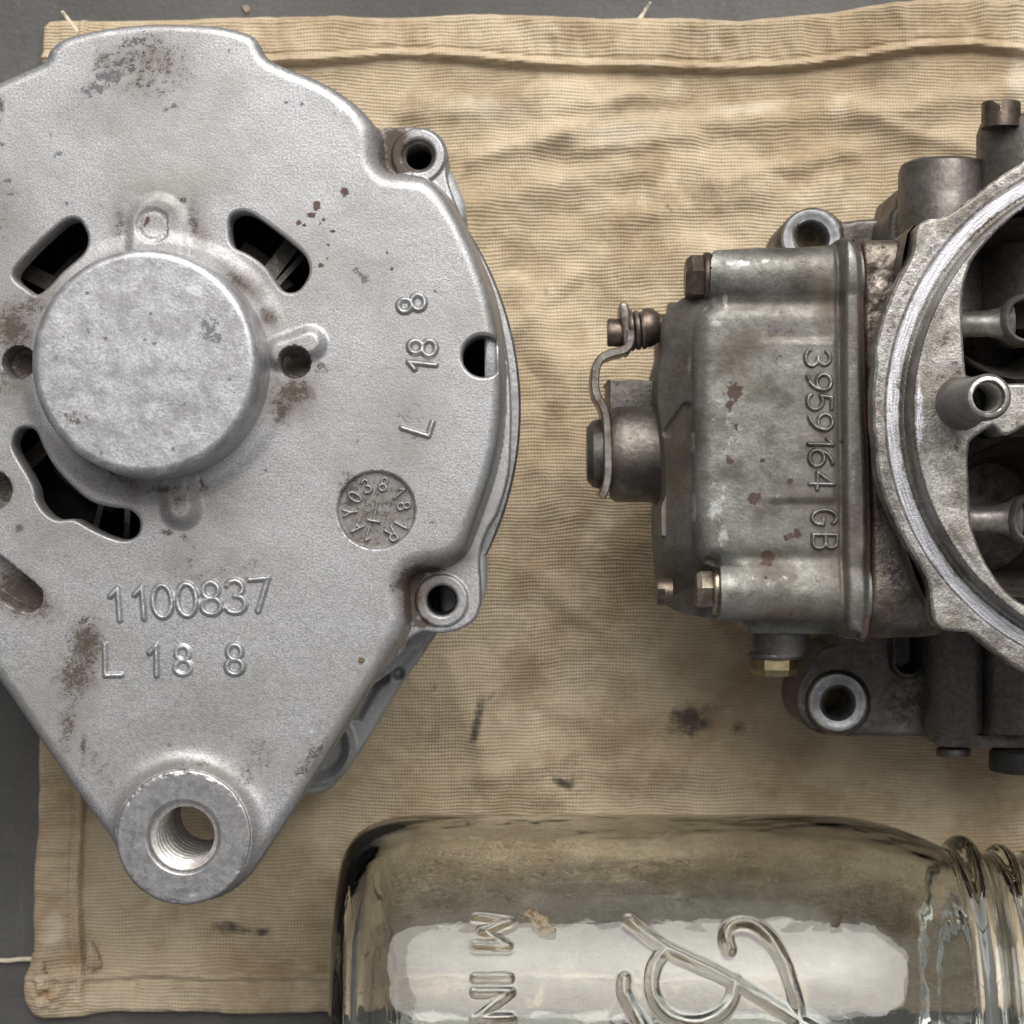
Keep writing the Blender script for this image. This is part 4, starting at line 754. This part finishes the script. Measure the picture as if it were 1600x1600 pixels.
ribbon('lever_strap', [(983, 520), (982, 538), (974, 549), (956, 554), (940, 561), (931, 574), (928, 598), (931, 620), (940, 636), (946, 660), (948, 700), (948, 740), (944, 764), (938, 776)], zl_ - 2, 13 * sL, 13, M['strap'], carb)
zc_ = -46; sc = PX(zc_)
lathe('end_cap', [(0, 0), (42 * sc, 0), (52 * sc, 1.2), (55 * sc, 3), (55 * sc, 26 * sc), (0, 26 * sc)], P(917, 709, zc_), (1, 0, 0), M['dark'], carb, 48)
lathe('pump_housing', [(0, 0), (70 * sc, 0), (75 * sc, 1.2), (76 * sc, 3), (76 * sc, 60 * sc), (82 * sc, 80 * sc), (90 * sc, 100 * sc), (90 * sc, 130 * sc)], P(953, 709, zc_), (1, 0, 0), M['side'], carb, 64)
prism('inlet_nut', [(953, 597), (956, 595), (1034, 595), (1040, 600), (1044, 634), (1040, 650), (958, 650), (953, 640)], zc_ + 3, zc_ - 24, M['dark'], carb, 1.0, smooth=2)
# --- fuel fitting under the bowl
zf = -32; sf = PX(zf)
prism('fitting_boss', [(1166, 960), (1300, 962), (1318, 980), (1300, 990), (1260, 991), (1180, 990), (1170, 982)], zf + 8, zf - 16, M['bowl'], carb, 1.5)
lathe('fitting_neck', [(46 * sf, -2), (46 * sf, 3), (43 * sf, 5), (43 * sf, 40 * sf)], P(1218, 984, zf), (0, -1, 0), M['dark'], carb, 40)
lathe('fitting_washer', bev(42 * sf, 10 * sf, .5), P(1211, 1019, zf), (0, -1, 0), M['dark'], carb, 40)
lathe('fitting_plug', [(0, 0), (37 * sf, 0), (38 * sf, .6), (38 * sf, 20 * sf), (34 * sf, 30 * sf), (0, 30 * sf)], P(1210, 1025, zf), (0, -1, 0), M['brass'], carb, 6, smooth=False, phase=0)
# --- throttle flange with its bolt eyes
zt_ = -62; tsx = PX(zt_)
eyeA, eyeB = (1309, 1098), (1268, 372)
tf = Poly([(1310, 985), (1282, 1010), (1258, 1045), (1243, 1078), (1243, 1108), (1256, 1132), (1280, 1146), (1310, 1150), (1360, 1150), (1450, 1151), (1600, 1152), (1700, 1152), (1806, 1150), (1812, 700), (1806, 340), (1700, 338), (1500, 338), (1400, 340), (1345, 342), (1318, 346), (1300, 332), (1272, 326), (1240, 334), (1220, 356), (1212, 384), (1222, 420), (1260, 470), (1290, 620), (1300, 800)], 3, 2.5, 30)
def tf_dom(X, Y): return np.minimum(np.minimum(tf(X, Y), 1806 - X), -np.maximum(24 - np.hypot(X - eyeA[0], Y - eyeA[1]), 25 - np.hypot(X - eyeB[0], Y - eyeB[1])))
def tf_h(x, y, d):
    e = np.clip(tf(x, y) / 7, 0, 1); z = -7 * tsx * (1 - np.sqrt(np.maximum(0, 1 - (1 - e) ** 2)))
    for c, r in ((eyeA, 50), (eyeB, 50)):
        rr = np.hypot(x - c[0], y - c[1]); z = z + 4.0 * (1 - sstep(r - 7, r + 1, rr)) - 1.2 * (1 - sstep(24, 31, rr)) - .4 * sstep(34, 36, rr) * (rr < r - 5)
    z = z + 3 * sstep(3, 9, (33 - seg_d(x, y, (1417, 1000), (1417, 1032))) ) * 1 - 12 * sstep(-2, 3, 20 - seg_d(x, y, (1417, 990), (1417, 1030)))
    return z + .7 * fbm(x, y, 40, 3, 121)
casting('throttle_flange', np.concatenate([np.arange(1206, 1480, 2.2), np.arange(1480, 1812, 6)]), np.arange(322, 1156, 2.4), zt_, tf_dom, tf_h, M['dark'], carb, zbot=-24, sharp=55,
    attrs={'shine': lambda x, y: np.maximum(blobs(x, y, [(1440, 350, 60, 10, .5), (1340, 350, 30, 12, .4)]), .0), 'grime': lambda x, y: blobs(x, y, [(1420, 1090, 60, 50, .7), (1330, 1130, 60, 14, .4)])})
for c in (eyeA, eyeB):
    q = P(c[0], c[1], zt_ + 4); s = PX(zt_ + 4)
    lathe('bolt_eye', [(24 * s, -14), (24 * s, -1.5), (26 * s, -.6), (29 * s, 0.05), (36 * s, .12), (39 * s, .25), (44 * s, .2), (45.5 * s, -.4), (46 * s, -2)], (q[0], q[1], 100 + zt_ + 4), (0, 0, 1), M['bright'], carb, 56, sharp=30)
    lathe('bolt_hole', [(24 * s, -37.5), (24 * s, -13.9)], (q[0], q[1], 100 + zt_ + 4), (0, 0, 1), M['dark'], carb, 40)
# --- bosses pointing up the picture behind the flange
zA = -34; sA = PX(zA)
def boss(name, cx, y_end, y_in, r, zr, mat, b=1.6):
    s = PX(zr); L = (y_in - y_end) * s; q = P(cx, y_in, zr); rr = r * s
    return lathe(name, [(rr * 1.0, 0), (rr, L - b * 1.2), (rr - .3 * b, L - .35 * b), (rr - b, L), (0, L)], q, (0, 1, 0), mat, carb, 64)
boss('pump_boss', 1474, 252, 520, 70, zA, M['dark'], 2.2)
prism('boss_web', [(1390, 340), (1400, 322), (1404, 300), (1412, 290), (1440, 290), (1440, 420), (1390, 420)], zA - 6, -70, M['dark'], carb, 1.2)
boss('vacuum_boss', 1612, 188, 520, 85, -30, M['dark'], 2.4)
sB = PX(-26)
slotted('adjusting_screw', P(1564, 200, -22), (0, 1, 0), 30.5 * PX(-22), 40 * PX(-22), np.array((-.45, 0, .89)), M['screw'], carb, 2.2, 2.4)
# --- throttle body below the flange
def rib(cx, y0, y1, r, zr, mat): return boss('body_rib', cx, y0, y1, r, zr, mat, 1.2)
for cx, r in ((1490, 46), (1575, 44), (1660, 46)):
    s = PX(-50); q = P(cx, 960, -56); L = (1150 - 960) * s; rr = r * s
    lathe('body_rib', [(rr, 0), (rr, L - 1.5), (rr - .6, L - .4), (rr - 1.6, L), (0, L)], q, (0, -1, 0), M['dark'], carb, 40)
prism('cover_plate', [(1452, 1146), (1470, 1148), (1600, 1150), (1790, 1150), (1790, 1170), (1600, 1169), (1480, 1167), (1458, 1160)], -60, -78, M['side'], carb, .5, smooth=2)
lathe('plate_screw', bev(27 * PX(-66), 14 * PX(-66), .5), P(1490, 1168, -66), (0, -1, 0), M['dark'], carb, 32)
lathe('rubber_stop', bev(62 * PX(-62), 36 * PX(-62), 1.0), P(1608, 1170, -62), (0, -1, 0), M['rubber'], carb, 48)

# ------------------------------------------------------------------ glass jar
JR, JY, JZ = 44.5, -112.0, 46.5
jar = thing('glass_jar', 'clear empty glass canning jar lying on its side at the front of the rag', 'jar', (40, JY, 1.5))
def ray_cyl(px, py, r=JR):
    dx, dy, dz = (px - 800) * K, (800 - py) * K, -1.0; oy, oz = -JY, H - JZ
    a = dy * dy + dz * dz; b = 2 * (oy * dy + oz * dz); c = oy * oy + oz * oz - r * r
    t = (-b - math.sqrt(max(b * b - 4 * a * c, 0))) / (2 * a); y = oy + t * dy; z = oz + t * dz
    return (t * dx, r * math.atan2(y, z))           # along the axis, arc length from the top towards +y
jx0 = -38.0
prof = [(0, 9.0), (10, 8.0), (22, 4.6), (28, 1.6), (31, .4), (33.5, 0.0), (37, 1.0), (40, 3.2), (42.3, 6.6), (43.7, 10.8), (44.3, 15.5), (44.5, 22), (44.5, 40), (44.5, 70), (44.5, 96), (44.45, 104), (44.15, 110), (43.5, 116), (42.4, 121), (41.0, 125.5), (39.5, 129.5), (38.2, 132.5), (37.4, 134.2), (37.6, 135.4), (39.2, 136.6), (40.0, 138), (39.4, 139.6), (37.6, 141), (36.4, 142.2), (36.0, 143.4), (36.4, 144.8), (37.6, 146), (37.9, 147.2), (37.2, 148.4), (35.9, 149.6), (35.6, 152), (36.0, 153.2), (37.2, 154.2), (37.4, 155.4), (36.4, 156.6), (35.4, 158), (35.2, 164), (34.6, 165.6), (33.4, 166.2), (32.2, 165.6), (31.6, 164)]
inner = [(31.8, 158), (32.6, 150), (33.6, 142), (34.8, 136), (35.8, 132.8), (37.2, 129), (38.7, 125), (40.1, 120.5), (41.2, 115.5), (41.85, 109), (42.1, 102), (42.1, 70), (42.1, 40), (42.1, 22), (41.6, 15), (40.4, 10.2), (38.2, 6.8), (34.5, 5.0), (28, 6.0), (20, 8.6), (0, 12)]
def resample(p, step):
    p = catmull(p, 4, False); out = [p[0]]
    for a, b in zip(p[:-1], p[1:]):
        n = max(1, int(np.hypot(*(b - a)) / step)); out += [a + (b - a) * k / n for k in range(1, n + 1)]
    q = np.array(out); q[:, 0] = np.maximum(q[:, 0], 0); return q
PO, PI_ = resample(prof, .42), resample(inner, 2.0)
# embossed strokes, taken through the pixel onto the glass
lg = [[(983, 1437), (1035, 1478), (1090, 1505), (1140, 1530), (1245, 1592), (1300, 1625)], [(1042, 1482), (1024, 1505), (1018, 1535), (1026, 1565), (1048, 1588), (1085, 1597), (1122, 1586), (1144, 1560), (1148, 1532)],
      [(1140, 1484), (1134, 1466), (1138, 1450), (1155, 1441), (1180, 1446), (1208, 1472), (1230, 1515), (1244, 1565), (1250, 1612)], [(976, 1528), (974, 1548), (986, 1572), (1004, 1604), (1020, 1640)]]
lg = [[tuple(p) for p in catmull(s, 3, False)] for s in lg]
tx = glyph('M', 770, 1457, 52, 94, .98) + glyph('I', 769, 1525, 52, 90) + glyph('N', 770, 1570, 54, 90)
def onto(ss): return [[ray_cyl(*p) for p in s] for s in ss]
LG, TX = onto(lg), onto(tx)
arcs = np.concatenate([np.linspace(-math.pi * JR, -22, 80, endpoint=False), np.arange(-22, 60, .42), np.linspace(60, math.pi * JR, 60, endpoint=False)])
th = arcs / JR; nT = len(th)
A_, B_ = np.meshgrid(PO[:, 1] + jx0, arcs, indexing='ij'); d1 = stroke_d(A_, B_, LG); d2 = stroke_d(A_, B_, TX)
un = 1 + 1.3 * fbm(A_, B_, 7, 3, 133); rel = 1.0 * un * (1 - sstep(.15, 1.6, d1)) + .85 * un * (1 - sstep(.1, 1.25, d2))
Rr = PO[:, 0][:, None] + rel + .12 * fbm(A_, B_, 30, 2, 131) * (PO[:, 0][:, None] > 30)
bump_zone = np.exp(-((PO[:, 1] - 3.6) / 1.3) ** 2)[:, None] * (PO[:, 0] > 40)[:, None]; Rr = Rr + .03 * bump_zone * np.maximum(0, np.sin(arcs * 2 * math.pi / 2.3))[None, :]
VO = np.stack([A_, JY + Rr * np.sin(th)[None, :], JZ + Rr * np.cos(th)[None, :]], 2).reshape(-1, 3)
nA, nB = len(PO), len(PI_)
VI = np.array([(a + jx0, JY + r * math.sin(t), JZ + r * math.cos(t)) for r, a in PI_ for t in th])
V = np.concatenate([VO, VI]); m = nA + nB
i, k = np.meshgrid(np.arange(m - 1), np.arange(nT), indexing='ij'); k2 = (k + 1) % nT
F = np.stack([(i * nT + k).ravel(), ((i + 1) * nT + k).ravel(), ((i + 1) * nT + k2).ravel(), (i * nT + k2).ravel()], 1)
rp = ray_cyl(842, 1440); rp2 = ray_cyl(830, 1428); rp3 = ray_cyl(856, 1452); rp4 = ray_cyl(795, 1400)
res = blobs(np.concatenate([A_.ravel(), VI[:, 0]]), np.concatenate([B_.ravel(), np.full(len(VI), 999.)]), [(rp[0], rp[1], 2.6, 2.2, 1.0), (rp2[0], rp2[1], 2.0, 1.5, .9), (rp3[0], rp3[1], 2.2, 1.5, .95), (rp4[0], rp4[1], .8, 1.8, .5)])
mk('jar_body', V, F, M['glass'], jar, sharp=None, attrs={'residue': res})

# ------------------------------------------------------------------ small debris
def chip(name, px, py, zr, r, mat, label, cat):
    V = []; n = 7; q = np.array(P(px, py, zr))
    ang = [2 * math.pi * (k + .35 * random.random()) / n for k in range(n)]; rad = [r * (.65 + .5 * random.random()) for _ in range(n)]
    V = [q + (rad[k] * math.cos(ang[k]), rad[k] * math.sin(ang[k]), 0) for k in range(n)] + [q + (.75 * rad[k] * math.cos(ang[k]), .75 * rad[k] * math.sin(ang[k]), r * .6) for k in range(n)]
    base = q.copy(); F = [[k, (k + 1) % n, n + (k + 1) % n, n + k] for k in range(n)] + [list(range(n, 2 * n)), list(range(n))[::-1]]
    o = mk(name, np.array(V) - base, F, mat, None, smooth=False); o.location = base * .001; o['label'] = label; o['category'] = cat
M['chip'] = simple('brown_flake', (.14, .095, .04), .6); M['peb'] = simple('pale_grit', (.30, .25, .19), .8)
chip('rust_flake', 564, 1031, .05, .7, M['chip'], 'tiny brown flake resting on the alternator face near its lower bolt hole', 'flake')
chip('pebble', 385, 14, -100, 1.3, M['peb'], 'small tan pebble on the grey floor above the rag', 'pebble')
